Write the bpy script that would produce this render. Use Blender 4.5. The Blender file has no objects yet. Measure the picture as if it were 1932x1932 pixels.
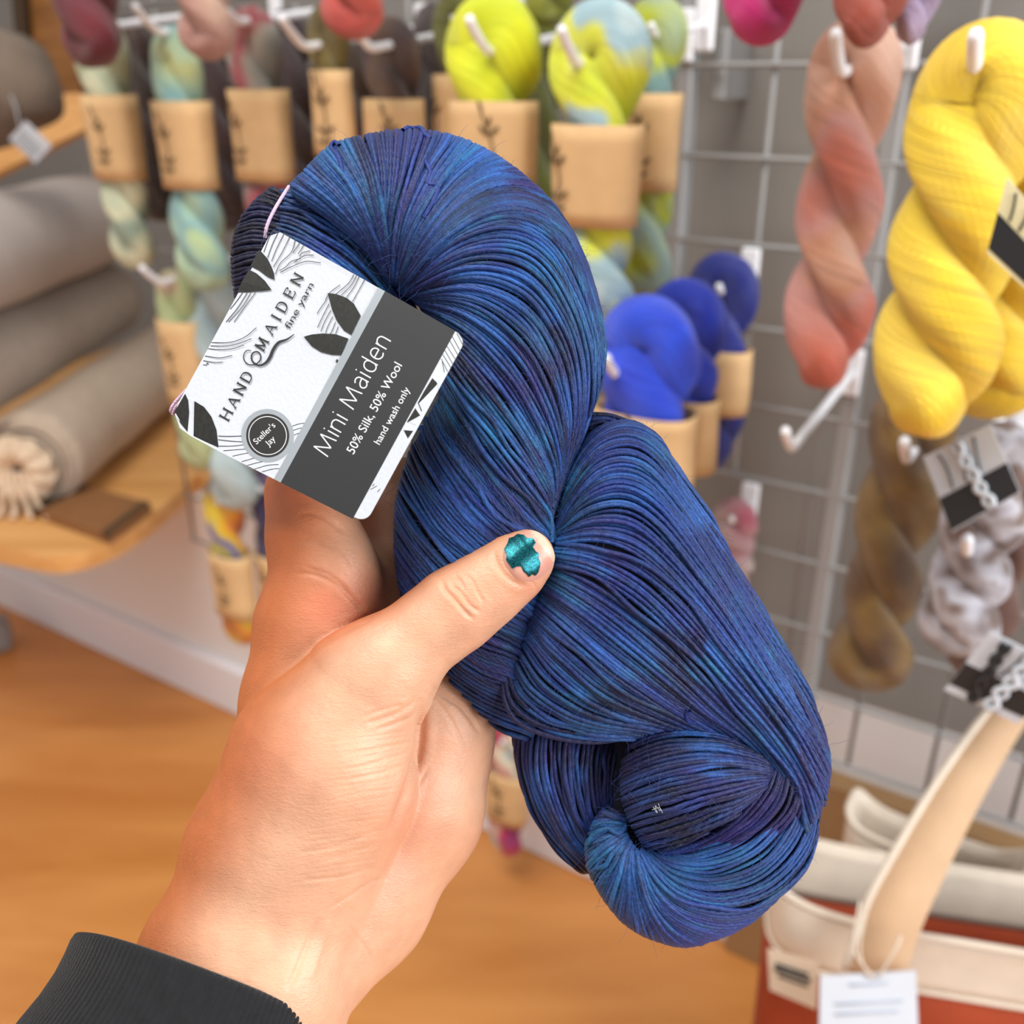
import bpy, math, random
import numpy as np
from mathutils import Vector, Matrix
random.seed(7)
rng = np.random.default_rng(7)
S = bpy.context.scene
COL = S.collection

# ------------------------------------------------------------------ camera
H = 1.08                      # height of the phone above the floor
PITCH = math.radians(24.4)
FPX = 1800.0
CP, SP = math.cos(PITCH), math.sin(PITCH)
cd = bpy.data.cameras.new('camera'); cam = bpy.data.objects.new('camera', cd); COL.objects.link(cam)
cam.location = (0, 0, H); cam.rotation_euler = (math.pi/2 - PITCH, 0, 0)
cd.sensor_width = 36; cd.lens = 36*FPX/1932; cd.clip_start = 0.02
cd.dof.use_dof = True; cd.dof.focus_distance = 0.265; cd.dof.aperture_fstop = 9.5
S.camera = cam

# ------------------------------------------------------------------ light
w = bpy.data.worlds.new('world'); S.world = w; w.use_nodes = True
w.node_tree.nodes['Background'].inputs[0].default_value = (0.95, 0.93, 0.92, 1)
w.node_tree.nodes['Background'].inputs[1].default_value = 0.58
def area(name, loc, target, sx, sy, power, color):
    l = bpy.data.lights.new(name, 'AREA'); l.shape = 'RECTANGLE'; l.size = sx; l.size_y = sy
    l.energy = power; l.color = color
    o = bpy.data.objects.new(name, l); COL.objects.link(o); o.location = loc
    d = Vector(target) - Vector(loc); o.rotation_euler = d.to_track_quat('-Z', 'Y').to_euler()
    return o
area('window_light', (1.75, -0.75, 1.45), (0.0, 0.6, 0.85), 1.5, 1.4, 60, (0.97, 0.985, 1.0))
area('ceiling_light', (-0.5, 0.1, 2.6), (0.0, 0.8, 0.3), 1.2, 0.8, 38, (1.0, 0.95, 0.88))
S.view_settings.view_transform = 'Standard'; S.view_settings.look = 'None'
S.view_settings.exposure = 0.0; S.view_settings.gamma = 1; S.view_settings.use_curve_mapping = False

# ------------------------------------------------------------------ frames
def rayd(px, py):
    X, U = px - 966.0, 966.0 - py
    return np.array([X, FPX*CP + U*SP, U*CP - FPX*SP])
CAMP = np.array([0, 0, H])
NW = np.array([0.537, 0.8436, 0.0])      # into the display wall
WW = np.array([0.8436, -0.537, 0.0])     # along the wall, to the right
UPV = np.array([0, 0, 1.0])
def Q(px, py, D):                        # a spot on the plane D metres off, parallel to the wall
    r = rayd(px, py); return CAMP + r*(D/np.dot(r, NW))
def dep(px, py, D):                      # metres per reference pixel there
    r = rayd(px, py); return D/np.dot(r, NW)
def Qz(px, py, z):                       # a spot at height z
    r = rayd(px, py); return CAMP + r*((z - H)/r[2])
HD = 0.28; HS = HD/FPX                   # the held things are about 28 cm from the phone
def hold(a):                             # (n,3) array: x, y, nearness in units of 0.156 mm
    a = np.asarray(a, float); sh = a.shape; a = a.reshape(-1, 3)
    X = a[:, 0]-966; U = 966-a[:, 1]; d = (HD - a[:, 2]*HS)/FPX
    out = np.stack([X*d, (FPX*CP + U*SP)*d, H + (U*CP - FPX*SP)*d], 1)
    return out.reshape(sh)

# ------------------------------------------------------------------ object helpers
def tag(o, label=None, cat=None, group=None, kind=None):
    if label: o['label'] = label
    if cat: o['category'] = cat
    if group: o['group'] = group
    if kind: o['kind'] = kind
    return o
def empty(name, loc, label, cat, group=None):
    o = bpy.data.objects.new(name, None); COL.objects.link(o); o.location = tuple(loc); o.empty_display_size = 0.02
    return tag(o, label, cat, group)
def wloc(o):
    l = np.array(o.location)
    while o.parent: o = o.parent; l = l + np.array(o.location)
    return l
def mk(name, V, F, mat, parent=None, smooth=True, loc=None, uv=None, col=None):
    V = np.asarray(V, float)
    if parent is not None: base = wloc(parent); off = (0, 0, 0)
    else:
        base = V.mean(0) if loc is None else np.array(loc); off = tuple(base)
    me = bpy.data.meshes.new(name)
    if isinstance(F, np.ndarray):
        n, k = F.shape
        me.vertices.add(len(V)); me.vertices.foreach_set('co', (V-base).astype(np.float32).ravel())
        me.loops.add(n*k); me.loops.foreach_set('vertex_index', F.astype(np.int32).ravel())
        me.polygons.add(n); me.polygons.foreach_set('loop_start', np.arange(0, n*k, k, dtype=np.int32))
        me.polygons.foreach_set('loop_total', np.full(n, k, dtype=np.int32)); me.update(calc_edges=True)
    else:
        me.from_pydata([tuple(v) for v in (V-base)], [], [tuple(int(i) for i in f) for f in F])
    if smooth: me.polygons.foreach_set('use_smooth', np.ones(len(me.polygons), dtype=bool))
    if uv is not None:
        ul = me.uv_layers.new(name='UVMap'); idx = np.empty(len(me.loops), dtype=np.int32)
        me.loops.foreach_get('vertex_index', idx); ul.data.foreach_set('uv', uv[idx].astype(np.float32).ravel())
    if col is not None:
        at = me.color_attributes.new('tone', 'FLOAT_COLOR', 'POINT')
        c = np.ones((len(V), 4), np.float32); c[:, :3] = col; at.data.foreach_set('color', c.ravel())
    me.validate(); me.update()
    if mat: me.materials.append(mat)
    o = bpy.data.objects.new(name, me); COL.objects.link(o); o.location = off
    if parent is not None: o.parent = parent
    return o
class MB:
    def __init__(s): s.V = []; s.F = []
    def add(s, V, F):
        b = len(s.V); s.V += [tuple(v) for v in V]; s.F += [tuple(b+i for i in f) for f in F]; return s
    def box(s, c, ax, ay, az, hx, hy, hz, bev=0.0):
        c = np.array(c, float); ax, ay, az = [np.array(a, float) for a in (ax, ay, az)]
        b = min(bev, hx*.9, hy*.9, hz*.9)
        if b <= 0:
            P = [c+ax*hx*i+ay*hy*j+az*hz*k for i in (-1, 1) for j in (-1, 1) for k in (-1, 1)]
            return s.add(P, [(0,1,3,2),(4,6,7,5),(0,4,5,1),(2,3,7,6),(0,2,6,4),(1,5,7,3)])
        P = []; idx = {}
        for i in (-1, 1):
            for j in (-1, 1):
                for k in (-1, 1):
                    for t in range(3):
                        h = [hx, hy, hz]; q = [h[m]-(0 if m == t else b) for m in range(3)]
                        idx[(i,j,k,t)] = len(P); P.append(c+ax*q[0]*i+ay*q[1]*j+az*q[2]*k)
        F = []
        for t in range(3):
            o = [m for m in range(3) if m != t]
            for sg in (-1, 1):
                f = []
                for (p, q) in ((-1,-1),(1,-1),(1,1),(-1,1)):
                    key = [0,0,0]; key[t] = sg; key[o[0]] = p; key[o[1]] = q; f.append(idx[(*key, t)])
                F.append(f)
            for p in (-1, 1):
                for q in (-1, 1):
                    k1 = [0,0,0]; k1[o[0]] = p; k1[o[1]] = q; k2 = list(k1); k1[t] = -1; k2[t] = 1
                    F.append([idx[(*k1,o[0])], idx[(*k2,o[0])], idx[(*k2,o[1])], idx[(*k1,o[1])]])
        for i in (-1, 1):
            for j in (-1, 1):
                for k in (-1, 1): F.append([idx[(i,j,k,0)], idx[(i,j,k,1)], idx[(i,j,k,2)]])
        return s.add(P, F)
    def build(s, name, mat, parent=None, smooth=False, loc=None): return mk(name, s.V, s.F, mat, parent, smooth, loc)
def frames(P, closed=False):
    P = np.asarray(P, float)
    if closed: T = np.roll(P, -1, 0)-np.roll(P, 1, 0)
    else: T = np.gradient(P, axis=0)
    T /= np.linalg.norm(T, axis=-1, keepdims=True)+1e-12
    a = np.array([0.3, 0.2, 1.0]); N = np.empty_like(P)
    n = np.cross(T[0], a); n /= np.linalg.norm(n)
    for i in range(len(P)):
        n = n - T[i]*np.dot(n, T[i]); n = n/(np.linalg.norm(n)+1e-12); N[i] = n
    return T, N, np.cross(T, N)
def tube(P, r, k=10, closed=False, caps=True):
    P = np.asarray(P, float); m = len(P); r = np.broadcast_to(np.asarray(r, float), (m,))
    T, N, B = frames(P, closed); a = np.linspace(0, 2*math.pi, k, endpoint=False)
    V = (P[:, None]+r[:, None, None]*(np.cos(a)[None, :, None]*N[:, None]+np.sin(a)[None, :, None]*B[:, None])).reshape(-1, 3)
    F = []
    for i in range(m if closed else m-1):
        j = (i+1) % m
        for q in range(k): F.append((i*k+q, i*k+(q+1) % k, j*k+(q+1) % k, j*k+q))
    if caps and not closed: F.append(tuple(range(k))[::-1]); F.append(tuple((m-1)*k+q for q in range(k)))
    return V, F
def cr(P, n, closed=False):            # Catmull-Rom through P, n samples along axis 0
    P = np.asarray(P, float); m = len(P)
    if closed: t = np.linspace(0, m, n, endpoint=False)
    else: t = np.linspace(0, m-1, n)
    i = np.floor(t).astype(int)
    if not closed: i = np.clip(i, 0, m-2)
    f = (t-i).reshape((-1,)+(1,)*(P.ndim-1))
    if closed: g = lambda k: P[(i+k) % m]
    else:
        PP = np.concatenate([[2*P[0]-P[1]], P, [2*P[-1]-P[-2]]]); g = lambda k: PP[i+k+1]
    a, b, c, d = g(-1), g(0), g(1), g(2)
    return 0.5*((2*b)+(-a+c)*f+(2*a-5*b+4*c-d)*f*f+(-a+3*b-3*c+d)*f**3)
def arc(P, n):                         # equal arc length resample
    L = np.r_[0, np.cumsum(np.linalg.norm(np.diff(P, axis=0), axis=1))]
    t = np.linspace(0, L[-1], n); return np.stack([np.interp(t, L, P[:, k]) for k in range(P.shape[1])], 1)

# ------------------------------------------------------------------ materials
def s2l(c): return tuple(((v/255)/12.92 if v/255 <= 0.04045 else ((v/255+0.055)/1.055)**2.4) for v in c)
def nodes(name):
    m = bpy.data.materials.new(name); m.use_nodes = True; nt = m.node_tree
    return m, nt, nt.nodes, nt.links, nt.nodes['Principled BSDF']
def plain(name, rgb, rough=0.6, var=0.06, scale=30, bump=0.0, bscale=200, metal=0.0, sheen=0.0):
    m, nt, N, L, b = nodes(name); c = s2l(rgb)
    tc = N.new('ShaderNodeTexCoord'); no = N.new('ShaderNodeTexNoise'); no.inputs['Scale'].default_value = scale; no.inputs['Detail'].default_value = 4
    L.new(tc.outputs['Object'], no.inputs['Vector'])
    rp = N.new('ShaderNodeValToRGB'); rp.color_ramp.elements[0].position = 0.3; rp.color_ramp.elements[1].position = 0.7
    rp.color_ramp.elements[0].color = (*[v*(1-var) for v in c], 1); rp.color_ramp.elements[1].color = (*[min(1, v*(1+var)) for v in c], 1)
    L.new(no.outputs['Fac'], rp.inputs['Fac']); L.new(rp.outputs['Color'], b.inputs['Base Color'])
    b.inputs['Roughness'].default_value = rough; b.inputs['Metallic'].default_value = metal
    if sheen: b.inputs['Sheen Weight'].default_value = sheen
    if bump:
        n2 = N.new('ShaderNodeTexNoise'); n2.inputs['Scale'].default_value = bscale; L.new(tc.outputs['Object'], n2.inputs['Vector'])
        bp = N.new('ShaderNodeBump'); bp.inputs['Strength'].default_value = bump; bp.inputs['Distance'].default_value = 0.002
        L.new(n2.outputs['Fac'], bp.inputs['Height']); L.new(bp.outputs['Normal'], b.inputs['Normal'])
    return m
def yarn_mat(name, cols, scale=14.0, seed=0.0, grad=0, sheen=0.25):
    """hand dyed yarn: patches of the dye colours, fine strands running along the ply"""
    m, nt, N, L, b = nodes(name)
    tc = N.new('ShaderNodeTexCoord'); mp = N.new('ShaderNodeMapping'); mp.inputs['Location'].default_value = (seed*3.1, seed*1.7, seed)
    L.new(tc.outputs['Object'], mp.inputs['Vector'])
    no = N.new('ShaderNodeTexNoise'); no.inputs['Scale'].default_value = scale; no.inputs['Detail'].default_value = 1.5; L.new(mp.outputs['Vector'], no.inputs['Vector'])
    rp = N.new('ShaderNodeValToRGB'); cr_ = rp.color_ramp; k = len(cols)
    while len(cr_.elements) < k: cr_.elements.new(0.5)
    for i, c in enumerate(cols):
        cr_.elements[i].position = 0.34+0.32*i/max(1, k-1); cr_.elements[i].color = (*s2l(c), 1)
    if grad:
        sx = N.new('ShaderNodeSeparateXYZ'); L.new(tc.outputs['Object'], sx.inputs[0])
        g1 = N.new('ShaderNodeMapRange'); g1.inputs[1].default_value = -grad; g1.inputs[2].default_value = 0; g1.inputs[3].default_value = -.17; g1.inputs[4].default_value = .17; L.new(sx.outputs[2], g1.inputs[0])
        g2 = N.new('ShaderNodeMath'); g2.operation = 'ADD'; L.new(g1.outputs[0], g2.inputs[0]); L.new(no.outputs['Fac'], g2.inputs[1]); L.new(g2.outputs[0], rp.inputs['Fac'])
    else: L.new(no.outputs['Fac'], rp.inputs['Fac'])
    uv = N.new('ShaderNodeUVMap'); mu = N.new('ShaderNodeMapping'); mu.inputs['Scale'].default_value = (0.6, 60, 1); mu.inputs['Rotation'].default_value = (0, 0, 0)
    L.new(uv.outputs['UV'], mu.inputs['Vector'])
    n2 = N.new('ShaderNodeTexNoise'); n2.inputs['Scale'].default_value = 1.0; n2.inputs['Detail'].default_value = 3; L.new(mu.outputs['Vector'], n2.inputs['Vector'])
    hs = N.new('ShaderNodeHueSaturation'); mr = N.new('ShaderNodeMapRange'); mr.inputs[1].default_value = .3; mr.inputs[2].default_value = .7; mr.inputs[3].default_value = 0.82; mr.inputs[4].default_value = 1.28
    L.new(n2.outputs['Fac'], mr.inputs[0]); L.new(mr.outputs[0], hs.inputs['Value']); L.new(rp.outputs['Color'], hs.inputs['Color'])
    L.new(hs.outputs['Color'], b.inputs['Base Color'])
    bp = N.new('ShaderNodeBump'); bp.inputs['Strength'].default_value = 1.0; bp.inputs['Distance'].default_value = 0.0024
    L.new(n2.outputs['Fac'], bp.inputs['Height']); L.new(bp.outputs['Normal'], b.inputs['Normal'])
    b.inputs['Roughness'].default_value = 0.55; b.inputs['Sheen Weight'].default_value = sheen
    return m
M_white = plain('white_plastic', (236, 238, 244), 0.35, 0.02)
M_wire = plain('white_coated_wire', (150, 150, 150), 0.45, 0.03)
M_kraft = plain('kraft_paper', (212, 176, 128), 0.75, 0.06, 60, 0.15, 500)
M_ink = plain('dark_ink', (92, 72, 46), 0.8, 0.1)
M_card = plain('white_card', (196, 203, 213), 0.7, 0.02, 40, 0.08, 900)
M_black = plain('black_print', (28, 29, 31), 0.55, 0.1)
M_char = plain('charcoal_print', (34, 37, 41), 0.5, 0.06, 25)
# ================================================================== THE SETTING
def wood_mat(name, c1, c2, sx=1.2, sy=14, rot=0.0, rough=0.45, coat=0.0):
    m, nt, N, L, b = nodes(name)
    tc = N.new('ShaderNodeTexCoord'); mp = N.new('ShaderNodeMapping'); mp.inputs['Rotation'].default_value = (0, 0, rot); mp.inputs['Scale'].default_value = (sx, sy, sy)
    L.new(tc.outputs['Object'], mp.inputs['Vector'])
    n1 = N.new('ShaderNodeTexNoise'); n1.inputs['Scale'].default_value = 1.4; n1.inputs['Detail'].default_value = 6; n1.inputs['Distortion'].default_value = 0.6
    L.new(mp.outputs['Vector'], n1.inputs['Vector'])
    rp = N.new('ShaderNodeValToRGB'); rp.color_ramp.elements[0].position = 0.33; rp.color_ramp.elements[1].position = 0.68
    rp.color_ramp.elements[0].color = (*s2l(c1), 1); rp.color_ramp.elements[1].color = (*s2l(c2), 1)
    L.new(n1.outputs['Fac'], rp.inputs['Fac']); L.new(rp.outputs['Color'], b.inputs['Base Color'])
    b.inputs['Roughness'].default_value = rough; b.inputs['Coat Weight'].default_value = coat
    return m
M_floor = wood_mat('honey_wood_floor', (186, 120, 58), (206, 142, 78), 1.6, 7, 0.75, 0.38)
M_wall = plain('grey_beige_wall', (142, 139, 135), 0.85, 0.05, 3)
M_panel = plain('painted_panel', (228, 226, 226), 0.7, 0.03, 3)
M_base = plain('painted_baseboard', (228, 229, 236), 0.6, 0.02, 3)
M_wood = wood_mat('pale_oak', (204, 146, 82), (226, 172, 108), 2, 30, 0.3)
M_tan = plain('tan_board', (158, 124, 84), 0.7, 0.06, 6)

fl = MB(); fl.box((0, 1.2, -0.02), (1,0,0), (0,1,0), (0,0,1), 4, 4, 0.02)
tag(fl.build('floor', M_floor), kind='structure')
DW = 0.975                              # the display wall
def wp(D, s, z): return NW*D + WW*s + UPV*z
def wbox(D0, D1, s0, s1, z0, z1, bev=0.0):
    b = MB(); b.box(wp((D0+D1)/2, (s0+s1)/2, (z0+z1)/2), WW, NW, UPV, (s1-s0)/2, (D1-D0)/2, (z1-z0)/2, bev); return b
tag(wbox(DW, DW+0.08, -0.98, 2.6, 0.43, 2.3).build('wall_back', M_wall), kind='structure')
tag(wbox(DW, DW+0.08, -3.4, 2.6, 0, 0.43).build('wall_back_lower', M_panel), kind='structure')
tag(wbox(DW+0.9, DW+0.98, -3.6, -0.98, 0.0, 2.3).build('wall_alcove', M_wall), kind='structure')
tag(wbox(DW-0.018, DW, -3.4, -0.26, 0, 0.105, 0.004).build('baseboard_back', M_base), kind='structure')
tag(wbox(DW-0.03, DW, -0.26, 2.4, 0, 0.33, 0.003).build('trim_1', M_tan), kind='structure')


# ---- wire grid panel
DG = 0.90; CELL = 0.0772
gp = empty('wire_grid_panel', wp(DG, 0.3, 0.33), 'white wire grid display panel standing off the wall behind the hanging skeins', 'display grid')
z_ref = H + 0.013*DG; s_ref = -0.335*DG
zs = [z_ref + k*CELL for k in range(-9, 6)]; ss = [s_ref + 0.081*k for k in range(-11, 15)]
g = MB()
for z in zs: g.add(*tube(np.array([wp(DG, ss[0], z), wp(DG, ss[-1], z)]), 0.0026, 8))
g.build('horizontal_wires', M_wire, gp, True)
g = MB()
for s_ in ss: g.add(*tube(np.array([wp(DG+0.005, s_, zs[0]), wp(DG+0.005, s_, zs[-1])]), 0.0026, 8))
g.build('vertical_wires', M_wire, gp, True)
for s_ in (-0.385, -0.195, ss[-1]):
    b = wbox(DG-0.002, DG+0.02, s_-0.008, s_+0.008, zs[0]-0.02, zs[-1], 0.002); b.build('upright', M_wire, gp)
for s_ in (-0.355, -0.14, ss[18]):
    b = wbox(DG+0.01, DW, s_-0.006, s_+0.006, z_ref-0.03, z_ref+0.03, 0.002); b.build('wall_bracket', M_wire, gp)

# ---- low rounded shelf at the left with fabric rolls
def slab(name, pts, z0, z1, mat, parent=None):
    P = np.array(pts, float); n = len(P)
    V = [(x, y, z1) for x, y in P]+[(x, y, z0) for x, y in P]
    F = [tuple(range(n)), tuple(range(2*n-1, n-1, -1))]+[(i, n+i, n+(i+1) % n, (i+1) % n) for i in range(n)]
    return mk(name, V, F, mat, parent, False)
front = [Qz(px, py, 0.46)[:2] for px, py in ((-420, 900), (-200, 985), (-60, 1020), (60, 1044), (120, 1048), (190, 1030), (255, 995), (320, 945), (372, 895))]
front = list(cr(np.array(front), 40))
pts = front + [tuple(wp(DW, -0.98, 0)[:2]+NW[:2]*0.0), tuple(wp(DW+0.7, -0.98, 0)[:2]), tuple(wp(DW+0.7, -2.2, 0)[:2])]
o = slab('wooden_shelf', pts, 0.432, 0.46, M_wood)
tag(o, 'pale oak shelf with a rounded front carrying the linen rolls', 'shelf')

M_linen = plain('linen', (186, 168, 150), 0.9, 0.08, 60, 0.5, 350)
M_linen2 = plain('grey_linen', (178, 164, 152), 0.9, 0.06, 40, 0.5, 350)
M_linen3 = plain('putty_cloth', (188, 178, 172), 0.9, 0.04, 20, 0.3, 300)
def roll(name, x0, y0, x1, y1, z, r, mat, label, ends=True):
    A = np.array([x0, y0, z]); B = np.array([x1, y1, z]); t = np.linspace(0, 1, 30)[:, None]; P = A+(B-A)*t
    root = empty(name, (x0, y0, z-r), label, 'fabric roll')
    V, F = tube(P, r*(1+0.012*np.sin(np.linspace(0, 19, 30))), 40)
    mk('rolled_cloth', V, F, mat, root)
    # spiral of cloth layers at the near end
    d = (A-B)/np.linalg.norm(A-B); e = np.cross(d, UPV); th = np.linspace(0, 2*math.pi*4.2, 160); rr = np.linspace(r*0.16, r*0.93, 160)
    SP_ = A+d*0.004+(np.cos(th)*rr)[:, None]*e+(np.sin(th)*rr)[:, None]*UPV
    V, F = tube(SP_, 0.0045, 6); mk('cloth_edge', V, F, mat, root)
    return root, A, d, e
roll('fabric_roll', -0.751, 1.39, -0.73, 2.0, 0.46+0.078, 0.076, M_linen, 'lowest linen roll, with the cream rosette at its near end')
roll('fabric_roll', -0.86, 1.30, -0.85, 2.0, 0.664, 0.076, M_linen2, 'middle linen roll lying on top of the rosette roll')
roll('fabric_roll', -0.845, 1.30, -0.82, 2.0, 0.830, 0.086, M_linen3, 'topmost putty-coloured roll, pale and smooth, above two linen rolls')
# rosette: a gathered linen knot with strips
ro = empty('fabric_rosette', (-0.765, 1.375, 0.53), 'cream gathered cloth rosette with dangling strips on the lowest roll end', 'rosette')
V = []; F = []; nr, na = 8, 96
for i in range(nr):
    for j in range(na):
        a = 2*math.pi*j/na; rr = 0.008+0.05*i/(nr-1); f = 0.006*math.sin(11*a+0.4*i)*i/(nr-1)
        V.append((-0.762+rr*math.cos(a), 1.378-0.012-0.02*math.sin(math.pi*i/(nr-1))+f, 0.532+rr*0.95*math.sin(a)))
for i in range(nr-1):
    for j in range(na): F.append((i*na+j, i*na+(j+1) % na, (i+1)*na+(j+1) % na, (i+1)*na+j))
M_cream = plain('cream_cloth', (214, 190, 164), 0.85, 0.08, 60, 0.4, 300)
mk('petals', V, F, M_cream, ro)
for k in range(5):
    x = -0.80+0.016*k; P = cr(np.array([(x*.5-0.385, 1.36, 0.53), (x, 1.345, 0.50), (x+0.004*(k-2), 1.345, 0.474), (x+0.012*(k-2), 1.33, 0.466)]), 14)
    V, F = tube(P, 0.0045, 8); mk('strip', V, F, M_cream, ro)
# brown leather patch block on the shelf
cs = [Qz(px, py, 0.478) for px, py in ((28, 945), (120, 905), (283, 948), (205, 1008))]
b = MB(); V = [np.array([*c[:2], 0.478]) for c in cs]+[np.array([*c[:2], 0.462]) for c in cs]
lb = mk('leather_booklet', V, [(0,1,2,3),(7,6,5,4),(0,4,5,1),(1,5,6,2),(2,6,7,3),(3,7,4,0)], plain('brown_leather', (136, 92, 54), 0.6, 0.08, 30), None, False)
tag(lb, 'flat brown leather booklet lying on the oak shelf before the rolls', 'booklet')
q = lambda u, v: (V[0]*(1-u)*(1-v)+V[1]*u*(1-v)+V[2]*u*v+V[3]*(1-u)*v)
M_dk = plain('dark_leather', (72, 54, 34), 0.6, 0.1, 30)
for (v0, v1) in ((0.0, 0.3), (0.93, 1.0)):
    A = [q(0, v0), q(1, v0), q(1, v1), q(0, v1)]; A = [a+np.array([0, 0, 0.0006]) for a in A]
    mk('spine' if v0 == 0 else 'edge_strip', A+[a-np.array([0,0,0.01]) for a in A], [(0,1,2,3),(0,4,5,1),(1,5,6,2),(2,6,7,3),(3,7,4,0)], M_dk, lb, False)
# slanted oak board and the crate above the rolls
def quadslab(name, pxs, Ds, th, mat, parent=None, smooth=False):
    P = [Q(x, y, d) if d > 0 else None for (x, y), d in zip(pxs, Ds)]
    n = np.cross(P[1]-P[0], P[3]-P[0]); n /= np.linalg.norm(n)
    if np.dot(n, P[0]-CAMP) < 0: n = -n
    V = P+[p+n*th for p in P]
    return mk(name, V, [(0,1,2,3),(7,6,5,4),(0,4,5,1),(1,5,6,2),(2,6,7,3),(3,7,4,0)], mat, parent, smooth)
o = quadslab('display_board', ((-140, 395), (165, 240), (150, 175), (-160, 200)), (0.95, 1.13, 1.16, 1.0), 0.02, M_wood)
tag(o, 'slanted pale oak display board above the topmost fabric roll', 'board')
M_crate = wood_mat('brown_crate_wood', (120, 78, 36), (158, 108, 56), 3, 30, 0.2, 0.6)
cr_o = empty('wooden_crate', Q(90, 190, 1.2), 'brown wooden crate side behind the burgundy skein', 'crate')
quadslab('side_panel', ((35, -40), (160, -40), (150, 178), (50, 170)), (1.18, 1.22, 1.22, 1.18), 0.015, M_crate, cr_o)
quadslab('corner_post', ((18, -40), (42, -40), (58, 172), (36, 168)), (1.16, 1.17, 1.17, 1.16), 0.03, plain('dark_post', (60, 44, 22), 0.7), cr_o)
# grey woollen cloth with a price tag
M_felt = plain('grey_brown_felt', (118, 104, 92), 0.95, 0.15, 25, 0.5, 200)
P0 = [(-60, 60), (10, 70), (45, 120), (66, 190), (60, 232), (0, 262), (-60, 280)]
C = Q(10, 180, 1.0); V = []; F = []; n = len(P0); sm = cr(np.array(P0), 40, True)
for k, (sc, dd) in enumerate(((0.05, -0.03), (0.6, -0.026), (0.9, -0.012), (1.0, 0.01), (0.9, 0.05), (0.05, 0.07))):
    for p in sm:
        c = sm.mean(0); pp = c+(p-c)*sc; V.append(Q(pp[0], pp[1], 0.87)+NW*dd)
m_ = len(sm)
for k in range(5):
    for j in range(m_): F.append((k*m_+j, k*m_+(j+1) % m_, (k+1)*m_+(j+1) % m_, (k+1)*m_+j))
F += [tuple(range(m_)), tuple(range(5*m_, 6*m_))[::-1]]
wc = mk('woollen_bundle', V, F, M_felt); tag(wc, 'grey-brown woollen bundle at the left edge above the oak board', 'wool bundle')
pt = quadslab('price_tag', ((48, 228), (97, 276), (66, 308), (17, 262)), (0.83, 0.83, 0.83, 0.83), 0.0012, M_card)
tag(pt, 'small white price tag hanging off the grey-brown woollen bundle', 'price tag')
V, F = tube(cr(np.array([Q(20, 180, 0.845), Q(30, 205, 0.832), Q(38, 245, 0.829)]), 8), 0.0008, 6); mk('string', V, F, M_card, pt)
mb = MB()
for k in range(4):
    a = Q(44+k*8-6, 243+k*10, 0.9285); b2 = Q(76-k*4+6, 272+k*3-k*2, 0.9285)
    mb.add(*tube(np.array([Q(40-k*5, 246+k*6, 0.8295), Q(78-k*5, 283+k*5, 0.8295)]), 0.0006, 6))
mb.build('printed_lines', M_char, pt, True)
# grey crate foot on the floor at the left edge
b = MB(); p = Qz(-25, 1225, 0.0); b.box((p[0], p[1], 0.031), (0.9, 0.43, 0), (-0.43, 0.9, 0), (0,0,1), 0.05, 0.035, 0.03, 0.008)
tag(b.build('floor_block', plain('slate_grey', (128, 122, 120), 0.7)), 'slate grey block standing on the wood floor at the left edge', 'block')

wl = MB(); wl.box((-2.3, 1.2, 1.2), (1,0,0), (0,1,0), (0,0,1), 0.05, 2.2, 1.2); tag(wl.build('wall_left', M_panel), kind='structure')
# ================================================================== HOOKS AND HANGING SKEINS
def hook(px, py, D, label, group='white display hooks', tip=0.024, out=0.02, r=0.0040, base=None):
    DG = base or 0.90
    E = Q(px, py, D); foot = E+NW*(DG-D-0.004)+UPV*(DG-D)*0.12
    o = empty('display_hook', foot, label, 'hook', group)
    P = [foot, foot*(0.5)+E*0.5, E+NW*0.012, E+NW*0.003+UPV*0.002, E-NW*out*0.6+UPV*tip*0.6, E-NW*out+UPV*tip]
    P = np.array(P); P = np.concatenate([np.linspace(P[0], P[2], 8), cr(P[2:], 12)[1:]])
    rr = np.full(len(P), r); rr[-1] = r*0.75
    V, F = tube(P, rr, 12); mk('rod', V, F, M_white, o)
    b = MB(); b.box(foot-NW*0.001, WW, NW, UPV, 0.009, 0.0035, 0.022, 0.002); b.build('clip', M_white, o)
    return E
def sprig(parent, at, ux, uz, s, mat=None):
    """a small printed leaf sprig: at(u,v) gives the spot on the band"""
    b = MB()
    def leaf(u, v, a, l, wd):
        n = 9; L_ = []
        for i in range(n+1):
            t = i/n; L_.append((t*l, wd*math.sin(math.pi*t)))
        pts = L_+[(x, -y) for x, y in L_[::-1][1:-1]]
        ca, sa = math.cos(a), math.sin(a)
        P = [at(u+x*ca-y*sa, v+x*sa+y*ca) for x, y in pts]
        b.add(P, [tuple(range(len(P)))])
    def line(pts, wd):
        pts = cr(np.array(pts), 14); V = []; 
        for i, p in enumerate(pts):
            q = pts[min(i+1, 13)]-pts[max(i-1, 0)]; q = q/(np.linalg.norm(q)+1e-9); V += [at(p[0]-q[1]*wd, p[1]+q[0]*wd), at(p[0]+q[1]*wd, p[1]-q[0]*wd)]
        b.add(V, [(2*i, 2*i+1, 2*i+3, 2*i+2) for i in range(13)])
    line([(-.010, .028), (-.003, .012), (.001, 0), (0, -.014), (-.003, -.028)], .0009)
    for (u, v, a, l) in ((-.002, .008, .7, .011), (-.002, .008, 2.5, .012), (-.004, .014, 1.2, .009), (0, -.018, .6, .012), (0, -.018, 2.6, .013), (-.002, -.026, .3, .010), (-.002, -.026, 2.9, .011), (-.008, .026, 2.0, .010)):
        leaf(u, v, a, l*1.15, .0017)
    mk('sprig_print', b.V, b.F, mat or M_ink, parent, False)
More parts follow.
